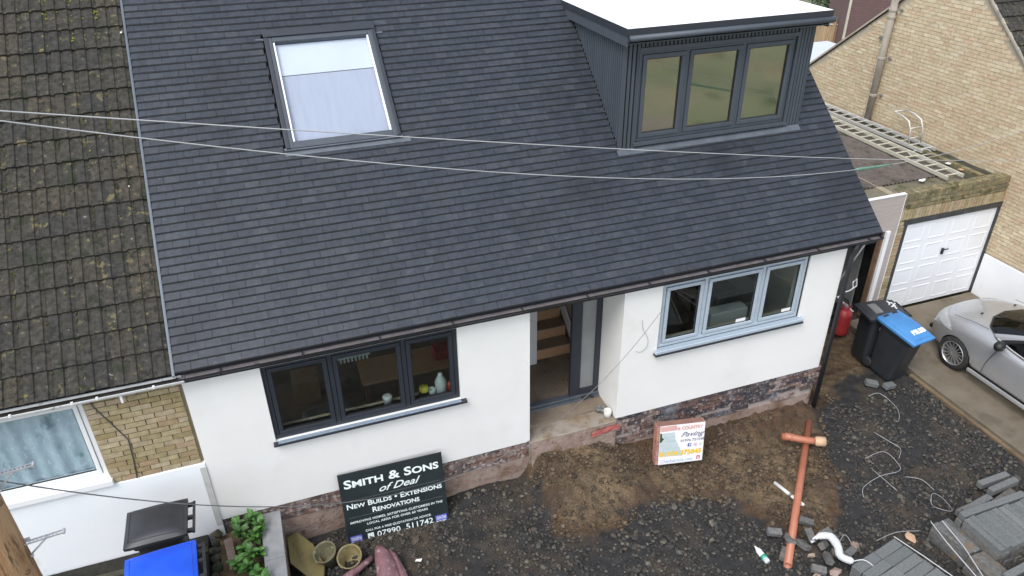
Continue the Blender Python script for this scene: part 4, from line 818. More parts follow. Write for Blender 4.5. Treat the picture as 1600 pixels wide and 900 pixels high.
part('pipe', MB().tube([(XG-.1, 5.86, 2.6), (XG-.1, 5.86, 6.3)], .078, 14), 'cementpipe', fl, smooth=True)
for z in (3.3, 4.15, 5.2, 5.05): part('pipe_collar', MB().lathe([(.082, 0), (.092, .01), (.092, .05), (.082, .06)], (XG-.1, 5.86, z), seg=14), 'cementpipe', fl)
b = MB()
for z in (3.35, 4.2, 5.25): b.lathe([(.0, -.02), (.035, -.02), (.035, .02), (0, .02)], (XG-.03, 5.70, z), (1, 0, 0), 8)
b.box(XG-.04, XG, 5.93, 6.15, 4.55, 4.6); part('wall_bracket', b, 'sheetg', fl)

# ------------------------------------------------------------------ gardens far behind
fe = thing('garden_fence', 'tan close boarded garden fence behind the dormer', 'fence', (23, 18.4, 0))
fd = Vector((.73, -.68, 0)); fn_ = Vector((.68, .73, 0)); f0p = Vector((20.9, 20.4, 0)); fb = []
for k in range(26):
    c = f0p+fd*(k*.16+.08); part('fence_board', MB().obox(c+Vector((0, 0, .9)), fd, fn_, (0, 0, 1), .074, .012, .92+random.uniform(-.01, .01)), 'wood', fe)
part('top_rail', MB().obox(f0p+fd*2.1+Vector((0, 0, 1.83)), fd, fn_, (0, 0, 1), 2.1, .04, .02), 'alu_y', fe)
for k in (0, 10, 20): part('fence_post', MB().obox(f0p+fd*(k*.16+.1)-fn_*.06+Vector((0, 0, 1.05)), fd, fn_, (0, 0, 1), .05, .05, 1.05), 'wood', fe)
sh = thing('garden_shed', 'pale flat roofed outbuilding just past the right end of the roof', 'shed', (18.6, 13.6, 0))
part('roof', MB().box(16.9, 20.2, 12.1, 14.9, 2.05, 2.12), 'shedroof', sh); part('wall', MB().box(17, 20.1, 12.2, 14.8, -.1, 2.05), 'board', sh)
bb_ = thing('brown_building', 'building hung with dark brown tiles behind the gable wall', 'building', (26, 15, 0))
wd = Vector((.86, -.51, 0)); wn = Vector((.51, .86, 0)); p0 = Vector((22.6, 16.75, 0))
part('wall', MB().obox(p0+wd*4+wn*2+Vector((0, 0, 3.4)), wd, wn, (0, 0, 1), 4, 2, 3.5), 'brownhung', bb_)
part('edge_trim', MB().obox(p0+wd*.0-wn*.01+Vector((0, 0, 3.4)), wd, wn, (0, 0, 1), .04, .04, 3.5), 'alu_y', bb_)
def bush(name, label, cat, c, rad, n, m='leafd', size=.12):
    t = thing(name, label, cat, c); b = MB()
    for _ in range(n):
        q = Vector((random.gauss(0, 1), random.gauss(0, 1), random.gauss(0, 1))).normalized()*(random.random()**.4)
        p = Vector(c)+Vector((q.x*rad[0], q.y*rad[1], rad[2]+q.z*rad[2]))*(1+.25*fnoise(q.x*3, q.y*3, 1, q.z*3)) if False else Vector(c)+Vector((q.x*rad[0], q.y*rad[1], rad[2]+q.z*rad[2]))
        u = Vector((random.gauss(0, 1), random.gauss(0, 1), random.gauss(0, .6))).normalized(); v = u.orthogonal().normalized(); s_ = size*random.uniform(.6, 1.3)
        b.add([p-u*s_, p+v*s_*.5, p+u*s_, p-v*s_*.5], [(0, 1, 2, 3)], 0, random.random()+.001)
    part('foliage', b, m, t, kind='stuff'); part('trunk', MB().tube([Vector(c), Vector(c)+Vector((0, 0, rad[2]))], [.06, .03], 6), 'brownwood', t)
    return t
bush('garden_shrub', 'dark green shrub in the garden beyond the tan fence', 'shrub', (31.5, 26.5, -.1), (2.2, 2.2, 1.3), 3500)

# ------------------------------------------------------------------ boundary wall, plant, path edging
lw = thing('low_wall', 'low boundary wall with a long grey coping slab beside the green plant', 'wall', (-.75, -1, 0))
part('masonry', MB().box(-.86, -.65, -2.4, .0, -.1, .835), 'footing', lw)
for k in range(3): part('coping_slab', MB().box(-.885, -.63, -.02-.8*(k+1)+.004, -.02-.8*k, .84, .905), 'coping', lw, bevel=.006)
ed = thing('path_edging', 'mossy rounded stone edging between the path and the plant bed', 'edging', (-1.47, -1, .7))
for k in range(14):
    v = ROCKS[k % 14]; b = MB(); c = Vector((-1.47+.01*fnoise(k, 3), -.08-k*.135, .80)); b.add([c+Vector((q[0]*.085, q[1]*.072, q[2]*.12)) for q in v], [tuple(int(i) for i in f) for f in IF]); part('edging_stone', b, 'path', ed, smooth=True)
o = part('concrete_offcut', MB().prism([(-1.37, -.22, .775), (-1.27, -.20, .775), (-1.22, -.62, .775), (-1.30, -.75, .775)], (0, 0, .05)), 'footing'); tag(o, 'pale strip of concrete lying between the mossy edging and the plant', 'slab')
plt = thing('leafy_plant', 'bright green leafy plant growing beside the low coping wall', 'plant', (-1.08, -.45, .75))
LFM = []
for k in range(4):
    L, W = random.uniform(.13, .17), random.uniform(.03, .04); vs = []; n = 5
    for i in range(n+1):
        t = i/n; wv = W*math.sin(math.pi*min(1, t*.93+.07))**.8; z = .25*L*math.sin(t*2.2)-.2*L*t*t
        vs += [(L*t, -wv, z+.012), (L*t, 0, z), (L*t, wv, z+.012)]
    b = MB(); b.add(vs, [(3*i+j, 3*i+j+1, 3*i+4+j, 3*i+3+j) for i in range(n) for j in (0, 1)]); LFM.append(b.mesh('leaf', M['leaf'], True))
for (cx, cy, h, nl) in ((-1.2, -.12, .22, 16), (-.92, -.3, .3, 14), (-1.22, -.75, .2, 14), (-1.04, -.72, .3, 16), (-.92, -1.15, .25, 14), (-1.16, -.30, .28, 16), (-1.0, -.16, .36, 16), (-.98, -.40, .26, 14), (-1.12, -.55, .2, 14), (-.95, -.68, .2, 14), (-1.1, -.85, .22, 16), (-.98, -1.0, .22, 16), (-1.15, -1.15, .2, 12)):
    part('stem', MB().tube([(cx, cy, .7), (cx+.02, cy-.01, .75+h)], [.009, .005], 5), 'stem', plt)
    for i in range(nl):
        t = .35+.65*i/nl; a = i*2.4+random.uniform(-.3, .3); o = piece('leaf', random.choice(LFM), plt, (cx+.02*t, cy, .75+h*t), (random.uniform(-.3, .3), random.uniform(-.55, .15)-.3*t, a)); q = random.uniform(.75, 1.15)*(1.1-.3*t); o.scale = (q, q, q)

# ------------------------------------------------------------------ wheelie bins
def wheelie(name, label, loc, rz, lidm, w=.56, d=.70, h=1.0, tilt=0, mark=None, markm='scrib'):
    """local frame: front +y, hinge and wheels at -y"""
    t = thing(name, label, 'wheelie bin', loc, (tilt, 0, rz))
    secs = [(0, .40, .46, .04), (.06, .43, .50, .03), (h*.86, w-.06, d-.12, .0), (h*.90, w-.05, d-.10, 0), (h*.905, w, d-.03, 0), (h, w+.01, d, 0)]
    b = MB(); n = 20
    for z, ww, dd, off in secs:
        for k in range(n):
            a = 2*math.pi*k/n+.157; c, s_ = math.cos(a), math.sin(a); e = .28
            b.v.append((ww/2*math.copysign(abs(c)**e, c), off+dd/2*math.copysign(abs(s_)**e, s_), z))
    for i in range(len(secs)-1):
        for k in range(n): b.f.append((i*n+k, i*n+(k+1) % n, (i+1)*n+(k+1) % n, (i+1)*n+k))
    b.f.append(tuple(range(n))[::-1]); b.m = [0]*len(b.f); b.t = [0]*len(b.f)
    part('body', b, 'bin_k', t, local=True, smooth=False, bevel=.004)
    b = MB(); m_ = 14
    def lidp(u, v):
        x = (u-.5)*(w+.05); y = (v-.48)*(d+.07); e = 1-max(abs(2*u-1), abs(2*v-1))**6
        return (x*(1-.03*(abs(2*v-1)**8)), y, h+.012+.075*e*(1-.55*(2*v-1)**2)*(1-.2*(2*u-1)**2))
    b.grid(lidp, m_, m_); rim = [lidp(i/m_, 0) for i in range(m_)]+[lidp(1, j/m_) for j in range(m_)]+[lidp(1-i/m_, 1) for i in range(m_)]+[lidp(0, 1-j/m_) for j in range(m_)]
    b.add(rim+[(x*.995, y*.995, h-.03) for x, y, z in rim], [(i, len(rim)+i, len(rim)+(i+1) % len(rim), (i+1) % len(rim)) for i in range(len(rim))])
    lid = part('lid', b, lidm, t, local=True, smooth=True)
    eb = MB(); eb.tube([(x*.86, y*.86+.0, h+.062-.012*abs(2*(y)/(d))) for x, y, z in []]+[(x*.84, y*.86, lidp(x*.84/(w+.05)+.5, y*.86/(d+.07)+.48)[2]) for x, y, z in rim+rim[:1]], .006, 5); part('lid_rib', eb, lidm, lid, local=True)
    b = MB(); b.tube([(-w/2+.02, -d/2-.085, h-.03), (w/2-.02, -d/2-.085, h-.03)], .017, 8)
    for x in (-w/2+.06, 0, w/2-.06): b.box(x-.02, x+.02, -d/2-.09, -d/2+.02, h-.05, h-.01)
    part('handle', b, 'bin_k', t, local=True)
    for sx in (-1, 1):
        part('wheel', MB().lathe([(.0, -.022), (.07, -.022), (.098, -.018), (.1, 0), (.098, .018), (.07, .022), (0, .022)], (sx*(w/2-.03), -d/2+.13, .1), (1, 0, 0), 18), 'rubber', t, local=True, smooth=True)
    part('axle', MB().tube([(-w/2+.03, -d/2+.13, .1), (w/2-.03, -d/2+.13, .1)], .012, 6), 'galv', t, local=True)
    return t, lid, lambda x, y, o=.004: lidp(x/(w+.05)+.5, y/(d+.07)+.48)[2]+o
k1, lid, h = wheelie('wheelie_bin', 'black wheelie bin with grey lid and white sticker, beside the gas bottle', (10.21, .90, .06), R(80), 'bin_lidk', w=.52, d=.70, h=1.04)
sb = MB(); sb.grid(lambda u_, v_: (-.18+.30*u_, .10+.15*v_, h(-.18+.30*u_, .10+.15*v_)), 6, 6); part('sticker', sb, 'sheetg', lid, local=True, smooth=True)
for i, (x, y, l_) in enumerate(((-.08, -.20, .05), (-.03, -.17, .06), (.0, -.22, .05), (.05, -.15, .05), (.09, -.2, .06), (.13, -.17, .05), (.06, -.26, .05))): part('marker_stroke', MB().obox((x, y, h(x, y)), (math.cos(i*1.9), math.sin(i*1.9), 0), (-math.sin(i*1.9), math.cos(i*1.9), 0), (0, 0, 1), l_*.6, .011, .008), 'scrib', lid, local=True)
k2, lid, h = wheelie('wheelie_bin', 'black wheelie bin with a blue lid lettered in white, tipped toward the rubble', (10.16, .46, .05), R(187), 'bin_b', w=.50, d=.76, h=1.06, tilt=R(-8))
fr_ = ((-.03, .27, h(0, .27, .002)), (-1, 0, 0), (0, -1, (h(0, .17)-h(0, .27))*10)); text('lettering', 'PSLBB', .13, lid, fr_, 'scrib', bold=.005, depth=.010, fit=.30)
part('grip_slot', MB().box(-.17, -.05, -.36, -.31, h(-.1, -.33)-.01, h(-.1, -.33)).box(.05, .17, -.36, -.31, h(.1, -.33)-.01, h(.1, -.33)), 'bin_k', lid, local=True)
part('side_mark', MB().box(-.26, -.254, .1, .15, .78, .84), 'scrib', k1, local=True)
k3, lid, h = wheelie('wheelie_bin', 'dark grey wheelie bin with closed grey lid against the white plinth of the left house', (-1.9, -.70, .85), R(90), 'bin_lidk', w=.53, d=.60, h=1.0)
k4, lid, h = wheelie('wheelie_bin', 'wheelie bin with a bright blue lid in front of the grey one', (-1.81, -1.46, .85), R(93), 'bin_b2', w=.55, d=.66, h=1.04)

# ------------------------------------------------------------------ telegraph pole and cables
po = thing('telegraph_pole', 'brown timber telegraph pole with steel steps in the near left corner', 'pole', (-1.86, -4.0, -.1))
b = MB(); rr = 26; vs = []; nz_ = 60
def pole_p(u, v):
    a = u*2*math.pi; z = -.1+8.7*v; q = .155-.035*v+.004*fnoise(math.cos(a)*2, math.sin(a)*2, 1.5, z*.5)+.003*fnoise(math.cos(a)*7, math.sin(a)*7, 1, z*.8); return (-1.86+q*math.cos(a), -4.0+q*math.sin(a), z)
b.grid(pole_p, rr, nz_); part('shaft', b, 'pole', po, smooth=True)
for (z, a) in ((4.93, -.5), (5.6, 1.2), (4.75, -1.4), (5.2, -2.0), (5.45, -.15)):
    c = Vector((-1.86+.138*math.cos(a), -4+.138*math.sin(a), z)); b = MB(); b.lathe([(.0, .006), (.012, .004), (.018, -.004)], c, (math.cos(a), math.sin(a), 0), 10); part('knot', b, 'brownwood', po, smooth=True)
for z in (5.08, 5.62):
    st_ = MB(); dv = Vector((1, .12, 0)).normalized(); nv = Vector((-.12, 1, 0)); base = Vector((-1.86, -4.0, z))+dv*.13
    st_.obox(base+dv*.1+nv*.012, dv, nv, (0, 0, 1), .11, .003, .004); st_.obox(base+dv*.1-nv*.012, dv, nv, (0, 0, 1), .11, .003, .004); [st_.obox(base+dv*(.03+.02*k_), dv, nv, (0, 0, 1), .003, .0088, .003) for k_ in range(8)]
    st_.tube([base+dv*.12-Vector((0, 0, .004)), base+Vector((0, 0, -.11))-dv*.005], .0055, 6); st_.tube([base+dv*.21-nv*.018, base+dv*.21+nv*.018], .009, 8)
    st_.tube([base-dv*.02+nv*.03, base+dv*.03+nv*.03], .009, 8); st_.tube([base+Vector((0, 0, -.11))-dv*.02, base+Vector((0, 0, -.11))+dv*.02], .009, 8)
    part('step_iron', st_, 'galv', po)
def cable(name, label, p0, p1, sag, r, m_, n=40, mats_=None):
    p0, p1 = Vector(p0), Vector(p1); b = MB(); b.tube([p0.lerp(p1, t)-Vector((0, 0, sag*4*t*(1-t))) for t in np.linspace(0, 1, n)], r, 6)
    o = part(name, b, m_, smooth=True); tag(o, label, 'cable', None); return o
cable('overhead_cable', 'upper, straighter of the two pale cables crossing in front of the roof', (-1.86, -3.85, 7.72), (13.9, 1.40, 3.33), .12, .0038, 'cable')
WB = ((-1.86, -3.85, 7.74), (13.88, 1.656, 4.025), .74, .0038, 'cable')
CBL = cable('overhead_cable', 'lower sagging pale cable with a green sleeve, crossing the roof to the gable', *WB)
def on_b(t): return Vector(WB[0]).lerp(Vector(WB[1]), t)-Vector((0, 0, WB[2]*4*t*(1-t)))
b = MB(); b.tube([on_b(t) for t in np.linspace(.577, .637, 8)], [.02, .022, .02, .019, .018, .017, .014, .01], 8)
tag(part('cable_sleeve', b, 'green_rope', smooth=True), 'faded green sleeve threaded on the lower cable above the garage roof', 'sleeve')
cable('drop_wire', 'thin grey drop wire sagging from the pole past the sign to the right window', (-1.86, -3.84, 5.53), (4.977, -.04, 2.887), 1.55, .0042, 'greywire', 50)
def wire(name, label, pts, r, m_, cat='cable', seg=5, sub=4):
    P = [Vector(p) for p in pts]; out = []
    for i in range(len(P)-1):
        a, b_, c, d = P[max(0, i-1)], P[i], P[i+1], P[min(len(P)-1, i+2)]
        for k in range(sub):
            t = k/sub; out.append(.5*((2*b_)+(c-a)*t+(2*a-5*b_+4*c-d)*t*t+(3*b_-a-3*c+d)*t**3))
    out.append(P[-1]); b = MB(); b.tube(out, r, seg); o = part(name, b, m_, smooth=True); tag(o, label, cat); return o
wire('wall_scuff', 'thin curled wire hanging on the white wall left of the right window', [(4.66, -.008, 2.72), (4.69, -.01, 2.55), (4.77, -.012, 2.40), (4.78, -.012, 2.25), (4.70, -.01, 2.16), (4.6, -.008, 2.19)], .0025, 'sheetg')

# ------------------------------------------------------------------ signs
def frame3(bl, br, tl):
    bl, br, tl = Vector(bl), Vector(br), Vector(tl); u = (br-bl).normalized(); v = (tl-bl); v = (v-u*v.dot(u)).normalized(); return bl, u, v, u.cross(v)
s1 = thing('builders_sign', 'black builders sign with white lettering leaning on the brick plinth', 'sign', (.9, -.2, .2))
O, u, v, nn = frame3((.165, -.29, .17), (1.605, -.33, .17), (.18, -.05, 1.305)); W, H = 1.435, 1.135
part('board', MB().obox(O+u*W/2+v*H/2-nn*.008, u, v, nn, W/2, H/2, .007), 'signk', s1)
def loc(o, par): o.location = -WORLD[par]; return o
def line(s_, x, y, size, m_='ink_w', par=s1, O_=O, u_=u, v_=v, n_=nn, **k): return loc(text('lettering', s_, size, par, (O_+u_*x+v_*y+n_*.001, u_, v_), m_, **k), par)
line('Smith & Sons', W*.5, .905, .178, caps=True, bold=.004, fit=1.31)
line('of Deal', W*.54, .745, .15, shear=.5, bold=.001, fit=.58)
line('New Builds • Extensions', W*.5, .575, .112, caps=True, bold=.002, fit=1.33)
line('Renovations', W*.5, .45, .112, caps=True, bold=.002, fit=.66)
line('IMPROVING HOMES, SATISFYING CUSTOMERS IN THE', W*.5, .335, .05, bold=.0003, fit=1.30)
line('LOCAL AREA FOR OVER 60 YEARS', W*.5, .268, .05, bold=.0003, fit=.86)
line('CALL FOR A FREE QUOTATION OR ADVICE:', W*.5, .16, .048, bold=.0003, fit=.93)
line('07990  511742', W*.56, .035, .125, bold=.001, fit=.80)
def flat(name, x0, x1, y0, y1, m_, par, O_, u_, v_, n_, d=.0015):
    return part(name, MB().obox(O_+u_*(x0+x1)/2+v_*(y0+y1)/2+n_*d, u_, v_, n_, (x1-x0)/2, (y1-y0)/2, d), m_, par)
for x0 in (.03, 1.24):
    bd = flat('badge', x0, x0+.165, .04, .135, 'ink_purple', s1, O, u, v, nn); flat('badge_strip', x0, x0+.165, .015, .04, 'ink_w', s1, O, u, v, nn)
    for k in range(4):
        q = x0+.018+.036*k; b = MB()
        for (a0, a1, c0, c1) in ((0, .006, .06, .115), (.018, .024, .06, .115), (.006, .018, .085 if k % 2 else .109, .091 if k % 2 else .115)): b.obox(O+u*(q+(a0+a1)/2)+v*(c0+c1)/2+nn*.0035, u, v, nn, (a1-a0)/2, (c1-c0)/2, .0008)
        part('badge_letter', b, 'ink_w', s1)
b = MB(); c = O+u*.315+v*.08; b.obox(c+nn*.0015, u, v, nn, .042, .042, .0015); ph_ = part('phone_icon', b, 'ink_w', s1)
b = MB(); b.tube([c+nn*.003+u*(.026*math.cos(a)+.006)+v*(.026*math.sin(a)+.006) for a in np.linspace(3.4, 5.0, 8)], .007, 5); part('phone_glyph', b, 'signk', s1)
for x0, x1, y in ((.06, 1.38, .70), (.06, 1.38, .43)): flat('rule', x0, x1, y, y+.003, 'sheetg', s1, O, u, v, nn, .0006)

s2_ = thing('paving_sign', 'white paving company sign box with red brick sides standing on the earth', 'sign', (5.3, -.4, .22))
O2, u2, v2, n2 = frame3((4.90, -.395, .20), (5.655, -.525, .185), (4.875, -.285, .90)); W2, H2 = .765, .70; TH = .135
part('box', MB().obox(O2+u2*W2/2+v2*H2/2-n2*(TH/2+.004), u2, v2, n2, W2/2-.004, H2/2-.004, TH/2), 'signbrick_g', s2_)
for k in range(8):
    c = O2+v2*(H2*(k+.5)/8); sh_ = .02 if k % 2 else 0
    part('brick', MB().obox(c-n2*(TH*.28)-u2*.002, u2, v2, n2, .006, H2/16-.006, TH*.22-sh_*.3), 'signbrick', s2_); part('brick', MB().obox(c-n2*(TH*.76)-u2*.002, u2, v2, n2, .006, H2/16-.006, TH*.2), 'signbrick', s2_)
    part('brick', MB().obox(c+u2*(W2+.002)-n2*(TH*.5), u2, v2, n2, .006, H2/16-.006, TH*.44), 'signbrick', s2_)
    part('brick', MB().obox(c+u2*.018-n2*.001, u2, v2, n2, .02, H2/16-.004, .004), 'signbrick', s2_)
flat('face', .042, W2, 0, H2, 'paperw', s2_, O2, u2, v2, n2, .003)
def poly2(name, pts, m_, d=.0075): return part(name, MB().prism([O2+u2*x+v2*y+n2*(d-.001) for x, y in pts], n2*.0015), m_, s2_)
poly2('banner', [(.045, .60), (.33, .62), (.30, .695), (.045, .695)], 'photo_red')
poly2('printed_photo', [(.045, .16), (.43, .13), (.38, .28), (.30, .44), (.28, .575), (.045, .575)], 'photo_pave')
poly2('printed_tree', [(.045, .40), (.075, .42), (.11, .47), (.08, .5), (.07, .575), (.045, .575)], 'leafd', .0085)
poly2('cover_strip', [(.045, .01), (W2-.01, .01), (W2-.01, .13), (.045, .09)], 'paperw', .0085)
K = dict(par=s2_, O_=O2+n2*.009, u_=u2, v_=v2, n_=n2)
line('TOWN & COUNTRY', .40, .605, .082, m_='ink_pink', bold=.003, fit=.66, **K); line('Paving', .555, .475, .12, m_='ink_dk', shear=.5, fit=.38, **K)
line('01976 721548', .575, .385, .06, m_='ink_dk', fit=.38, **K); line('01304 375845', .40, .15, .115, m_='ink_yel', bold=.005, fit=.68, **K); line('Checkatrade.com', .34, .03, .085, m_='ink_teal', fit=.52, **K)
K2 = (s2_, O2+n2*.008, u2, v2, n2); flat('icon', .505, .56, .285, .345, 'ink_blue', *K2); line('f', .537, .293, .06, m_='paperw', par=s2_, O_=O2+n2*.012, u_=u2, v_=v2, n_=n2, bold=.003)
flat('icon', .605, .655, .285, .34, 'ink_lil', *K2); flat('icon', .69, .73, .29, .335, 'ink_grn', *K2); flat('icon', .665, .72, .035, .10, 'ink_red', *K2); line('t', .692, .04, .07, m_='paperw', par=s2_, O_=O2+n2*.012, u_=u2, v_=v2, n_=n2, bold=.003)

# ------------------------------------------------------------------ things on the window boards and doorstep
def item(name, label, cat, prof, c, m_, seg=14, extra=None):
    t = part(name, MB().lathe(prof, (0, 0, 0), seg=seg), m_, None, smooth=True, local=True); t.location = c; t.scale = (1.15,)*3; return tag(t, label, cat)
zb = 2.062
item('milk_bottle', 'tall translucent white bottle on the left window board', 'bottle', [(.0, 0), (.065, .0), (.07, .02), (.07, .17), (.05, .22), (.025, .26), (.025, .29), (0, .292)], (1.74, .22, zb), 'milk')
item('yellow_tub', 'yellow tub with a dark band on the left window board', 'tub', [(.0, 0), (.05, 0), (.058, .12), (.055, .125), (.055, .15), (0, .15)], (1.50, .21, zb), 'yel')
b = MB(); b.lathe([(.0555, .05), (.0595, .05), (.0595, .10), (.0555, .10)], (1.50, .21, zb), seg=14); tt = part('tub_band', b, 'wdark'); tt.parent = bpy.data.objects['yellow_tub']; tt.location = (-1.5, -.21, -zb)
tt.data.transform(Matrix.Translation((0, 0, 0))); tt.location = (-1.50, -.21, -zb)
item('white_mug', 'white mug with blue mark on the left window board', 'mug', [(.0, 0), (.04, 0), (.045, .1), (.04, .1), (.036, .01), (0, .01)], (1.61, .2, zb), 'milk')
item('red_tin', 'red tin at the right end of the left window board', 'tin', [(0, 0), (.04, 0), (.04, .11), (.025, .14), (0, .14)], (1.865, .21, zb), 'tinred')
item('jam_jar', 'small glass jar beside the mullion on the left window board', 'jar', [(0, 0), (.035, 0), (.038, .08), (.03, .1), (0, .1)], (1.33, .22, zb), 'bucket_g')
item('paint_pot', 'crumpled white pot in the middle light of the left window', 'pot', [(0, 0), (.045, 0), (.05, .09), (.06, .13), (.03, .15), (.0, .13)], (1.0, .21, zb), 'rag', seg=9)
item('green_sponge_pot', 'green pot at the left end of the right window board', 'pot', [(0, 0), (.05, 0), (.06, .09), (0, .1)], (5.12, .22, 2.092), 'ink_grn')
wb = thing('workbench', 'rough workbench standing inside behind the left window', 'bench', (1.6, 1.6, 1.0))
part('bench_top', MB().box(.8, 2.5, 1.25, 1.85, 1.66, 1.71), 'stairwood', wb)
for x, y in ((.86, 1.3), (2.44, 1.3), (.86, 1.8), (2.44, 1.8)): part('leg', MB().box(x-.035, x+.035, y-.035, y+.035, 1.0, 1.659), 'brownwood', wb)
o = part('red_toolbox', MB().box(1.95, 2.35, 1.42, 1.66, 1.712, 1.87).box(2.08, 2.22, 1.53, 1.55, 1.87, 1.92), 'gas', bevel=.01); tag(o, 'red toolbox on the bench inside the right light of the left window', 'toolbox')
o = part('dust_sheet', MB().obox((.25, 1.2, 1.2), (1, .3, 0), (-.3, 1, 0), (0, 0, 1), .35, .25, .2), 'sheetg', bevel=.06); tag(o, 'grey bundle on the floor inside the left light of the left window', 'bundle')
o = part('cardboard_box', MB().box(-.2, .2, 2.0, 2.4, 1.0, 1.4), 'cardboard', bevel=.005); tag(o, 'cardboard box on the floor deep inside the left window', 'box')
o = part('boiler_case', MB().box(6.28, 6.98, .62, .85, 1.55, 2.05), 'pvc_w', bevel=.02); tag(o, 'white boxed appliance standing inside behind the right window', 'appliance')
o = part('plaster_sack', MB().obox((7.05, 1.6, 1.5), (1, .2, 0), (0, 1, 0), (.2, 0, 1), .3, .2, .35), 'sheetg', bevel=.05); tag(o, 'grey sack standing inside behind the right hand light of the right window', 'sack')
o = part('stacked_boards', MB().box(4.7, 5.5, 2.2, 2.3, 1.0, 2.3), 'brownwood'); tag(o, 'dark boards leaning inside behind the left light of the right window', 'board')
cu = item('cup', 'cream cup nearest the corner of the white wall on the doorstep', 'cup', [(0, 0), (.045, 0), (.055, .11), (.05, .11), (.04, .012), (0, .012)], (4.275, .11, .965), 'cream')
for k, (x, y) in enumerate(((4.20, .27), (4.255, .235))): item('grey_cup', ('small grey cup furthest from the front edge of the doorstep', 'small grey cup between the cream cup and the other grey cup')[k], 'cup', [(0, 0), (.035, 0), (.042, .075), (.036, .075), (.03, .01), (0, .01)], (x, y, .965), 'sheetg')
o = part('debris_clump', MB().obox((4.12, .58, 1.04), (1, .3, 0), (-.3, 1, 0), (0, 0, 1), .07, .03, .02).obox((4.2, .57, 1.03), (1, -.5, 0), (.5, 1, 0), (0, 0, 1), .05, .015, .015), 'wdark'); tag(o, 'dark scraps lying on the right end of the door threshold', 'scraps')

# ------------------------------------------------------------------ things on the site
def gz(x, y): return ground_z(x, y)
pp = thing('drain_pipe', 'long orange drain pipe lying from the corner of the house toward the rubble', 'pipe', (6.75, -1.5, .1))
a, c = Vector((7.82, -.36, .16)), Vector((5.70, -2.62, .12))
b = MB(); d = (c-a); L = d.length; d.normalize(); b.lathe([(.055, 0), (.055, L), (.05, L), (.05, 0)], a, d, 20, close=True); part('tube', b, 'terracotta', pp, smooth=False).data.polygons.foreach_set('use_smooth', [True]*len(b.f))
b = MB(); b.lathe([(.05, .5), (0, .5)], a, d, 12); part('pipe_bore', b, 'wdark', pp)
el = thing('pipe_elbow', 'orange drain elbow with dusty socket lying across the drain pipe', 'pipe fitting', (7.4, -.7, .2))
pts = [(7.13, -.55, .22), (7.2, -.60, .245), (7.3, -.69, .25), (7.42, -.78, .25), (7.55, -.85, .25)]
part('bend', MB().tube(pts, [.058, .06, .056, .056, .056], 16), 'terracotta', el, smooth=True)
for p_, q_ in (((7.17, -.578, .237), (7.195, -.597, .243)), ((7.24, -.637, .247), (7.26, -.655, .248))): part('ring', MB().tube([p_, q_], .066, 16), 'terracotta', el, smooth=True)
b = MB(); b.lathe([(.06, 0), (.078, .03), (.08, .16), (.07, .16), (.062, .02)], (7.53, -.84, .25), (.85, -.42, 0), 18, caps=False); part('socket', b, 'terr_d', el, smooth=True)
wp = thing('white_pipe', 'short white dirty waste pipe under the orange drain pipe', 'pipe', (6.6, -1.45, .1))
part('tube', MB().tube([(6.55, -1.20, gz(6.55, -1.2)+.03), (6.66, -1.75, gz(6.66, -1.75)+.03)], .028, 12), 'pvc_dirty', wp, smooth=True)
bt = thing('sealant_bottle', 'white bottle with a green base lying among the rubble by the pipe end', 'bottle', (5.53, -2.3, .1), (0, 0, 0))
q = Vector((.06, -1, -.05)).normalized(); bo = Vector((5.50, -2.17, gz(5.5, -2.2)+.05))
part('body', MB().lathe([(.0, 0), (.014, 0), (.016, .03), (.04, .08), (.042, .23)], bo, q, 14), 'tubw', bt, smooth=True); part('label_band', MB().lathe([(.0425, .17), (.0435, .17), (.0435, .225), (.0425, .225)], bo, q, 14), 'tubg', bt, smooth=True); part('base', MB().lathe([(.042, .23), (.041, .27), (.035, .285), (0, .285)], bo, q, 14), 'milk', bt, smooth=True)
wire('polythene_rag', 'twisted white polythene sheet draped over the loose blocks', [(6.22, -2.42, .16), (6.36, -2.42, .22), (6.47, -2.50, .25), (6.46, -2.66, .24), (6.40, -2.80, .22), (6.50, -2.93, .22)], [.03]*4+[.05]*4+[.06]*4+[.055]*4+[.05]*4+[.03], 'rag', 'polythene', 9)
wire('polythene_tail', 'thin white polythene tail trailing from the twisted sheet', [(6.50, -2.93, .23), (6.62, -2.98, .26), (6.72, -3.1, .2), (6.70, -3.25, .2)], .007, 'rag', 'strap')
STR = [[(9.37, -.04), (9.6, -.06), (9.62, -.45), (9.41, -.72), (9.29, -.77)], [(8.77, -.83), (8.85, -1.11), (8.93, -1.27), (8.73, -1.44)], [(8.21, -1.27), (8.59, -1.25), (8.63, -1.5), (8.51, -1.68), (8.13, -1.68), (7.75, -1.76), (7.61, -1.92)], [(8.5, -1.82), (8.67, -1.96), (8.7, -2.18)], [(8.46, -2.36), (8.56, -2.26), (8.67, -2.24), (8.69, -2.38), (8.59, -2.61), (8.45, -2.43), (8.51, -2.29)], [(7.19, -2.65), (7.54, -2.64), (7.92, -2.72)], [(6.63, -2.53), (6.82, -2.44), (6.78, -2.71)], [(8.14, -1.47), (8.14, -2.01)]]
SL = ['white packing strap curled on the rubble below the bins', 'white packing strap on the gravel just right of the pipe elbow', 'long looped white packing strap across the middle of the gravel', 'short white packing strap bowed on the gravel right of the long one', 'knotted white packing strap beside the grey block stack', 'white packing strap lying above the strapped block pack', 'thin white packing strap looped beside the polythene sheet', 'straight short packing strap lying on the gravel']
for pts, lb in zip(STR, SL): wire('packing_strap', lb, [(x, y, gz(x, y)+.045+.02*math.sin(i*2)) for i, (x, y) in enumerate(pts)], .0042, 'strap', 'strap')
def blocks(me, t, lst):
    for (p, rz, ry) in lst: piece('concrete_block', random.choice(me), t, p, (random.uniform(-.02, .02), ry, rz+random.uniform(-.02, .02)))
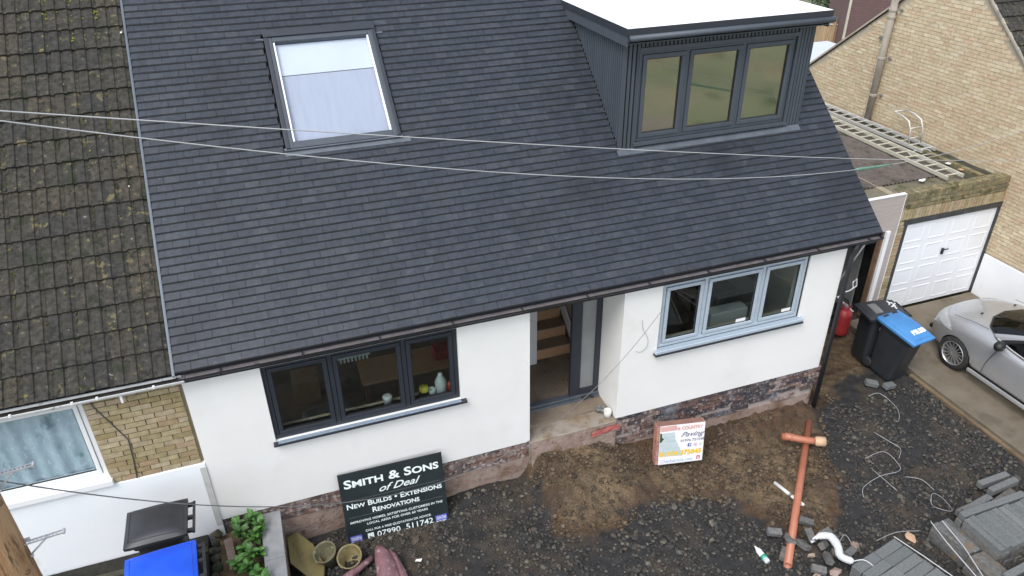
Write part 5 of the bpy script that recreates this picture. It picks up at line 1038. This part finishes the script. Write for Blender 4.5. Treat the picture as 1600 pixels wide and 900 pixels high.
def blk(l, d, h, m_, n=3, bev=.007):
    out = []
    for k in range(n):
        bm = bmesh.new(); bmesh.ops.create_cube(bm, size=1); bmesh.ops.scale(bm, vec=(l, d, h), verts=bm.verts); bmesh.ops.bevel(bm, geom=bm.edges[:], offset=bev*random.uniform(.7, 1.3), segments=1, affect='EDGES')
        for vv in bm.verts: vv.co += Vector((random.uniform(-1, 1), random.uniform(-1, 1), random.uniform(-1, 1)))*.0015
        me = bpy.data.meshes.new('concrete_block'); bm.to_mesh(me); bm.free(); me.materials.append(M[m_]); out.append(me)
    return out
LB = blk(.435, .142, .1, 'block'); LB6 = blk(.57, .098, .1, 'block'); LBd = blk(.57, .098, .1, 'blockd'); SB = blk(.2, .1, .08, 'blockd'); SBk = blk(.22, .12, .09, 'block')
pk1 = thing('block_pack', 'flat strapped pack of dark grey concrete blocks at the bottom edge', 'block pack', (7, -3.1, 0), (0, 0, 0))
ua, va = Vector((-.981, -.194, 0)), Vector((.27, -.963, 0)); oa = Vector((7.30, -2.80, 0)); rz = math.atan2(ua.y, ua.x)
for lay in (0, 1):
    for i in range(2):
        for j in range(8): piece('concrete_block', random.choice(LB), pk1, oa+ua*(.222+.443*i)+va*(.075+.148*j)+Vector((random.uniform(-.006, .006), random.uniform(-.004, .004), .072+.103*lay+random.uniform(-.004, .004))), (0, 0, rz+random.uniform(-.012, .012)))
bs = MB(); bs.tube([oa+va*.0+ua*.02+Vector((.03, .02, .23)), oa+va*.4+Vector((.03, 0, .232)), oa+va*1.1+Vector((.03, 0, .23))], .007, 5); part('strap', bs, 'cable', pk1)
pk2 = thing('block_stack', 'tall broken stack of pale grey concrete blocks at the right edge', 'block stack', (8.6, -3.3, 0))
def row(z, x0, n, y, dx=.101, me=LB6, vert=True):
    for k in range(n): piece('concrete_block', random.choice(me), pk2, (x0+dx*k, y+random.uniform(-.012, .012), z+random.uniform(-.004, .004)), (0, random.uniform(-.01, .01), R(92)+random.uniform(-.015, .015)))
for lay in range(5): row(.06+.101*lay, 8.24, 11, -3.33, me=LB6 if lay > 3 else LBd)                           # upper tier, ends toward the house
for lay in range(5):
    for k in range(2): piece('concrete_block', random.choice(LB6 if lay == 4 else LBd), pk2, (8.50+.58*k+random.uniform(-.01, .01), -2.975, .06+.101*lay+(.012 if lay == 4 else 0)), (0, 0, random.uniform(-.02, .02)))
for lay in range(3):
    for k in range(3): piece('concrete_block', random.choice(LBd), pk2, (7.99+.099*k-.0, -3.12+random.uniform(-.01, .01), .06+.101*lay), (0, 0, R(96)))
for lay in range(3):
    for k in range(3): piece('concrete_block', random.choice(LBd), pk2, (7.97+.099*k, -3.72, .06+.101*lay), (0, 0, R(94)))
for k, (x, y, z, a) in enumerate(((8.32, -3.86, .36, 5), (8.36, -4.0, .35, 3), (8.92, -3.82, .40, 4), (8.9, -3.95, .38, 7), (8.35, -3.86, .25, 4), (8.9, -3.86, .25, 4), (8.35, -3.98, .15, 4), (8.9, -3.98, .15, 4))): piece('concrete_block', random.choice(LBd if z < .3 else LB6), pk2, (x, y, z), (0, 0, R(a)))
b = MB(); b.tube([(7.86, -2.84, .37), (7.76, -3.22, .39), (7.7, -3.75, .37)], .007, 5); part('strap', b, 'cable', pk2)
b = MB(); b.tube([(8.02, -2.88, .37), (7.93, -3.33, .38), (7.78, -3.78, .37)], .007, 5); part('strap', b, 'cable', pk2)
LO = [((9.58, -2.40, .15), 1, 0, 'grey concrete block lying furthest back behind the stack near the driveway', LB6), ((9.60, -2.55, .16), 4, 0, 'grey concrete block second from the driveway edge behind the stack', LB6), ((9.42, -2.70, .10), 12, 0, 'low grey concrete block wedged behind the tall stack', LBd), ((9.85, -2.86, .17), 50, 35, 'grey concrete block tilted on its edge at the right frame edge', LB6), ((8.75, -2.80, .33), 8, 0, 'pale grey block lying flat across the back of the tall stack', LB6), ((8.8, -2.72, .18), 5, 0, 'dark block under the flat block at the back of the stack', LBd),
      ((9.64, .20, .08), -25, 12, 'grey block chocking the black bins, left of the pair', SBk), ((9.88, .03, .08), 4, 8, 'grey block chocking the black bins, right of the pair', SBk)]
for p_, a, ty, lb, me in LO:
    o = bpy.data.objects.new('concrete_block', random.choice(me)); COL.objects.link(o); o.location = p_; o.rotation_euler = (R(ty*.4), R(ty), R(a)); tag(o, lb, 'concrete block')
LS = [(6.40, -2.10, .14, -40, 10), (6.28, -2.34, .15, 75, -15), (6.38, -2.50, .10, 30, 40), (6.28, -2.72, .13, 65, 20), (6.07, -2.80, .09, -35, 8), (5.86, -2.10, .14, -20, 14), (5.99, -2.28, .12, 70, 30), (6.10, -2.42, .12, 95, 25), (6.55, -2.33, .08, 10, 5), (5.8, -2.42, .07, 40, 0), (6.66, -2.72, .1, 20, 12), (6.5, -2.68, .08, -30, 10)]
LSL = ['loose paver furthest up on the right of the orange pipe', 'loose paver tight against the right side of the orange pipe', 'loose paver half under the white polythene head', 'brown loose paver standing just below the white polythene', 'loose paver nearest the bottom edge right of the pipe end', 'loose paver lying furthest left of the orange pipe', 'loose paver touching the left side of the orange pipe', 'loose paver partly under the lower end of the orange pipe', 'loose paver between the earth patch and the polythene sheet', 'loose paver below the white bottle near the bottom edge', 'loose paver against the corner of the flat block pack', 'loose paver between the polythene sheet and the thin strap loop']
for k, (x, y, z, a, ty) in enumerate(LS):
    o = bpy.data.objects.new('loose_block', random.choice(SB)); COL.objects.link(o); o.location = (x, y, z+gz(x, y)*.5); o.rotation_euler = (R(ty), R(ty*.6), R(a)); tag(o, LSL[k], 'block paver', 'loose block pavers by the pipe')
def lump(name, label, cat, c, size, m_, k): 
    b = MB(); v = ROCKS[k]*np.array(size); b.add([Vector(c)+Vector(q) for q in v], [tuple(int(i) for i in f) for f in IF]); o = part(name, b, m_); return tag(o, label, cat)
lump('cardboard_scrap', 'torn buff cardboard scrap on the ground between the two block stacks', 'cardboard', (7.66, -2.78, .07), (.09, .13, .03), 'cardboard', 3)
lump('paper_scrap', 'crumpled white and buff scrap on the gravel below the black sign', 'litter', (1.02, -.90, gz(1.02, -.9)+.03), (.07, .05, .025), 'paperw', 5)
for k, (x, y, s_) in enumerate(((6.82, -2.62, .07), (6.15, -2.56, .08), (6.0, -2.86, .1), (6.3, -2.88, .08), (6.55, -2.58, .07))): lump('yellow_stone', ('ochre stone furthest right, by the corner of the flat block pack', 'ochre stone just left of the white polythene sheet', 'ochre stone at the open end of the orange pipe', 'ochre stone at the bottom edge below the white polythene', 'ochre stone right of the white polythene head')[k], 'stone', (x, y, gz(x, y)+.04), (s_, s_*.8, s_*.7), 'footing', k+4)['group'] = 'ochre stones by the pipe'

# ---- by the low wall
o = part('mustard_sheet', MB().prism([(-.62, -.07, .42), (-.48, -.06, .46), (-.30, -.27, .38), (-.20, -.62, .32), (-.25, -.86, .32), (-.40, -.82, .36), (-.62, -.52, .42)], (.01, -.01, -.03)), 'mustard', bevel=.006); tag(o, 'flat mustard coloured board leaning against the coping wall', 'board')
def bucket(label, c, ax, m_, r=.15, h=.27):
    t = thing('bucket', label, 'bucket', c); ax = Vector(ax).normalized()
    part('shell', MB().lathe([(0, 0), (r*.74, 0), (r*.97, h-.03), (r*1.04, h-.03), (r*1.05, h), (r*.96, h), (r*.90, h-.03), (r*.68, .02), (0, .02)], c, ax, 26), m_, t, smooth=True)
    x = ax.orthogonal().normalized(); y = ax.cross(x); rim_c = Vector(c)+ax*(h-.02)
    part('bail', MB().tube([rim_c+(x*math.cos(a)+y*math.sin(a))*r*1.06-ax*.09*math.sin(a) for a in np.linspace(.1, 3.04, 14)], .004, 5), 'galv', t); return t
bucket('grimy grey green bucket tilted against the mustard board', (-.10, -.50, .20), (-.25, -.18, 1), 'bucket_g', .15, .30)
bucket('mustard bucket tilted, right of the grimy bucket', (.17, -.60, .17), (-.15, -.35, 1), 'bucket_y', .16, .28)
ps_ = thing('pink_sack', 'folded faded pink dusty sack below the black sign', 'sack', (.5, -.9, .2))
def sack(cs, m_='pinksack'):
    b = MB()
    def fn(u, v_):
        i = v_*(len(cs)-1); k = min(int(i), len(cs)-2); t = i-k; (p, w_, h_), (q, w2_, h2_) = cs[k], cs[k+1]; p = Vector(p).lerp(Vector(q), t); w_ = w_+(w2_-w_)*t; h_ = h_+(h2_-h_)*t; a = u*2*math.pi
        x, z = math.cos(a), math.sin(a); r_ = 1+.14*fnoise(x*1.5+v_*3, z*1.5, 1.4, v_*4)
        return (p.x+x*w_*r_, p.y, p.z+z*h_*r_)
    b.grid(fn, 22, 18); return part('fold', b, m_, ps_, smooth=True)
sack([((.52, -.60, .36), .02, .02), ((.54, -.68, .36), .075, .07), ((.56, -.85, .35), .12, .09), ((.57, -1.15, .32), .15, .10), ((.57, -1.6, .28), .16, .1)])
sack([((.66, -.66, .30), .01, .02), ((.69, -.78, .30), .05, .06), ((.74, -1.1, .28), .07, .08), ((.76, -1.6, .25), .08, .08)])
b = MB(); b.tube([(.42, -.72, .30), (.25, -.80, .30), (.05, -.92, .31), (-.15, -1.02, .3)], [.04, .05, .055, .04], 10); part('fold', b, 'pinksack', ps_, smooth=True)

# ------------------------------------------------------------------ silver car
car = thing('parked_car', 'silver hatchback parked nose first at the white garage door', 'car', (12.15, -1.27, .1))
ST = [(2.20, .34, .52, .62, .66), (2.15, .58, .58, .71, .77), (2.02, .74, .66, .81, .88), (1.8, .82, .74, .89, .96), (1.5, .88, .81, .96, 1.03), (1.15, .90, .88, 1.01, 1.07), (.75, .905, .92, 1.03, 1.08), (.35, .905, .93, 1.0, 1.02), (-.3, .905, .92, .96, .97), (-1.1, .905, .94, .98, .985), (-1.7, .90, .96, 1.0, 1.0), (-2.05, .84, .95, .98, .98), (-2.2, .7, .9, .95, .95)]
b = MB(); cols_ = 17
for (y, wd_, zb_, zs_, zt_) in ST:
    half = [(0, .20), (wd_*.80, .20), (wd_*.95, .26), (wd_*.985, .42), (wd_, .60), (wd_*.992, zb_-.06), (wd_*.955, zb_), (wd_*.80, zs_), (wd_*.4, zt_-.008), (0, zt_)]
    half = [(x, min(z, zt_)) for x, z in half]
    full = half+[(-x, z) for x, z in half[1:-1]][::-1]; b.v += [(x, y, z) for x, z in full]
nc = len(half)*2-2
for i in range(len(ST)-1):
    for k in range(nc): b.f.append((i*nc+k, i*nc+(k+1) % nc, (i+1)*nc+(k+1) % nc, (i+1)*nc+k))
b.f.append(tuple(range(nc))); b.f.append(tuple((len(ST)-1)*nc+k for k in range(nc))[::-1]); b.m = [0]*len(b.f); b.t = [0]*len(b.f)
body = part('body', b, 'carpaint', car, local=True, smooth=True)
ss = body.modifiers.new('smooth', 'SUBSURF'); ss.levels = ss.render_levels = 3
cut = []
for yy in (1.35, -1.28):
    cb = MB(); cb.lathe([(0, -1.2), (.355, -1.2), (.355, 1.2), (0, 1.2)], (0, yy, .30), (1, 0, 0), 40); cme = cb.mesh('arch_cutter', M['cartrim']); co = bpy.data.objects.new('arch_cutter', cme); COL.objects.link(co); co.parent = car
    mo = body.modifiers.new('arch', 'BOOLEAN'); mo.operation = 'DIFFERENCE'; mo.object = co; mo.solver = 'EXACT'; cut.append(co)
bpy.context.view_layer.update()
dg = bpy.context.evaluated_depsgraph_get(); nm = bpy.data.meshes.new_from_object(body.evaluated_get(dg)); body.modifiers.clear(); body.data = nm
nm.materials.clear(); nm.materials.append(M['carpaint'])
for co in cut: bpy.data.objects.remove(co)
part('arch_liner', MB().box(-.7, .7, -1.7, -.85, .25, .72).box(-.7, .7, .98, 1.72, .25, .6), 'cartrim', car, local=True)
BOT = [(0, 1.30, 1.07), (.35, 1.23, 1.07), (.62, 1.05, 1.05), (.775, .76, 1.02), (.815, .36, .985), (.83, -.5, .955), (.825, -1.2, .97), (.79, -1.75, 1.0), (.6, -2.05, .98), (0, -2.12, .98)]
TOP = [(0, .22, 1.42), (.28, .19, 1.415), (.47, .10, 1.40), (.56, 0, 1.39), (.585, -.25, 1.41), (.60, -.7, 1.425), (.59, -1.2, 1.42), (.55, -1.6, 1.385), (.42, -1.75, 1.37), (0, -1.78, 1.37)]
def gp(i, s_, off=0):
    i = min(i, len(BOT)-1.0001); k = int(i); t = i-k; B_ = Vector(BOT[k]).lerp(Vector(BOT[k+1]), t); T_ = Vector(TOP[k]).lerp(Vector(TOP[k+1]), t); p = B_.lerp(T_, s_); bul = .035*math.sin(math.pi*s_)
    c_ = Vector((0, -.4, p.z)); dd = (p-c_); dd.z = 0; dd = dd.normalized(); return p+dd*(bul+off)+Vector((0, 0, off*.6))
for sg in (1, -1):
    b = MB(); mir = lambda p: (p.x*sg, p.y, p.z)
    b.grid(lambda u_, v_: mir(gp(u_*9, v_)), 54, 8); part('pillars', b, 'cartrim', car, local=True, smooth=True)
    b = MB(); b.grid(lambda u_, v_: mir(gp(3.45+u_*.75, .04+v_*(.9-.8*(1-u_)*0), .008)), 8, 8); part('front_quarter_glass', b, 'carglass', car, local=True, smooth=True)
    b = MB(); b.grid(lambda u_, v_: mir(gp(4.35+u_*1.35, .05+v_*.85, .008)), 12, 8); part('door_glass', b, 'carglass', car, local=True, smooth=True)
    b = MB(); b.grid(lambda u_, v_: mir(gp(5.85+u_*1.3, .07+v_*.8, .008)), 12, 8); part('rear_door_glass', b, 'carglass', car, local=True, smooth=True)
    b = MB(); b.grid(lambda u_, v_: mir(gp(2.72+u_*.5, v_*1.0, .014)), 5, 10); b.grid(lambda u_, v_: mir(gp(3.0+u_*4.4, .92+v_*.1, .016)), 30, 3); part('pillar_trim', b, 'carpaint', car, local=True, smooth=True)
    part('window_trim', MB().tube([mir(gp(3.1+q*.2, .0, .012)) for q in range(22)], .010, 6), 'alu', car, local=True)
b = MB(); b.grid(lambda u_, v_: (lambda p, s_: (p.x*s_, p.y, p.z))(gp(abs(u_*2-1)*2.75, .05+v_*.9, .01), 1 if u_ > .5 else -1), 30, 10); part('windscreen', b, 'carglass', car, local=True, smooth=True)
b = MB(); b.grid(lambda u_, v_: (lambda w_: ((u_*2-1)*w_(v_), (.22-2.0*v_)+(-.22 if 0 else 0)-.1*(abs(u_*2-1)**4)*(1-v_), 1.425+.06*math.sin(math.pi*min(1, v_*.9+.1))*(1-.35*(2*u_-1)**2)-.02*(abs(2*u_-1)**3)))(lambda q: .5+.1*math.sin(math.pi*min(1, q*1.05))), 16, 14); part('roof_panel', b, 'carpaint', car, local=True, smooth=True)
for sx in (-1, 1):
    for yy in (1.35, -1.28):
        wh = part('wheel', MB().lathe([(.225, -.10), (.30, -.105), (.318, -.07), (.32, 0), (.318, .07), (.30, .105), (.225, .10)], (0, 0, 0), (1, 0, 0), 36, caps=False), 'rubber', car, local=True, smooth=True); wh.location = (sx*.785, yy, .318)
        b = MB(); b.lathe([(.228, -.095), (.232, .1), (.222, .108), (.212, .095), (.205, -.02)], (0, 0, 0), (sx, 0, 0), 36, caps=False); b.lathe([(0, .075), (.035, .075), (.05, .06), (.05, .02), (0, .02)], (0, 0, 0), (sx, 0, 0), 18)
        for k in range(15):
            a = 2*math.pi*k/15; rd = Vector((0, math.cos(a), math.sin(a))); tg = Vector((0, -math.sin(a), math.cos(a))); b.obox(rd*.13+Vector((sx*.07, 0, 0)), rd, tg, (1, 0, 0), .09, .010, .014)
        part('rim', b, 'rim', wh, local=True); b = MB(); b.lathe([(0, -.03), (.2, -.03), (.2, -.02), (0, -.02)], (0, 0, 0), (sx, 0, 0), 24); part('brake_disc', b, 'cartrim', wh, local=True)
    vn = [Vector(q.normal) for q in nm.vertices]; used = {}; b = MB()
    for pf in nm.polygons:
        c = pf.center
        if not (c.x*sx > .40 and c.z > .60): continue
        t_ = (c.x*sx-.40)/.50; lo = 2.0-.42*t_**2-.12*t_; 
        if c.y > lo and c.z > .655+.04*t_ and c.z < .90:
            vs = []
            for vi in pf.vertices:
                if vi not in used: used[vi] = len(b.v); b.v.append(tuple(nm.vertices[vi].co+vn[vi]*.006))
                vs.append(used[vi])
            b.f.append(tuple(vs)); b.m.append(0); b.t.append(0)
    if b.f: part('headlight', b, 'lens', car, local=True, smooth=True)
    b = MB(); b.lathe([(0, -.10), (.06, -.09), (.085, -.03), (.085, .03), (.06, .09), (0, .10)], (sx*.99, .52, 1.05), (1, .25, 0), 12); b.obox((sx*.9, .55, 1.0), (1, 0, 0), (0, 1, 0), (0, 0, 1), .06, .03, .02); part('mirror', b, 'cartrim', car, local=True, smooth=True)
    part('sill_trim', MB().box(sx*.90-.02, sx*.90+.02, -.9, .98, .20, .27), 'carpaint', car, local=True, bevel=.015)
    b = MB(); b.tube([(sx*.912, .72, .30), (sx*.918, .70, .55), (sx*.912, .62, .80), (sx*.885, .56, .96)], .005, 5); b.tube([(sx*.912, -.62, .30), (sx*.917, -.63, .6), (sx*.905, -.6, .9)], .005, 5); part('door_gap', b, 'cartrim', car, local=True)
    part('door_handle', MB().tube([(sx*.93, -.36, .83), (sx*.935, -.45, .835), (sx*.93, -.56, .84)], [.012, .016, .012], 8), 'alu', car, local=True, smooth=True)
b = MB(); b.box(-.45, .45, 2.12, 2.22, .33, .46); b.box(-.62, -.45, 2.02, 2.17, .34, .42); b.box(.45, .62, 2.02, 2.17, .34, .42); part('grille', b, 'cartrim', car, local=True, bevel=.01)
b = MB(); b.tube([(-.74, 1.66, .94), (-.70, 1.3, 1.0), (-.69, 1.0, 1.03)], .004, 5); b.tube([(.74, 1.66, .94), (.70, 1.3, 1.0), (.69, 1.0, 1.03)], .004, 5); part('bonnet_gap', b, 'cartrim', car, local=True)
b = MB(); b.box(-.42, -.37, 1.40, 1.42, 1.03, 1.05); b.box(.37, .42, 1.40, 1.42, 1.03, 1.05); part('washer_jet', b, 'cartrim', car, local=True)
part('dashboard', MB().box(-.72, .72, .1, .7, .6, .93), 'wdark', car, local=True)
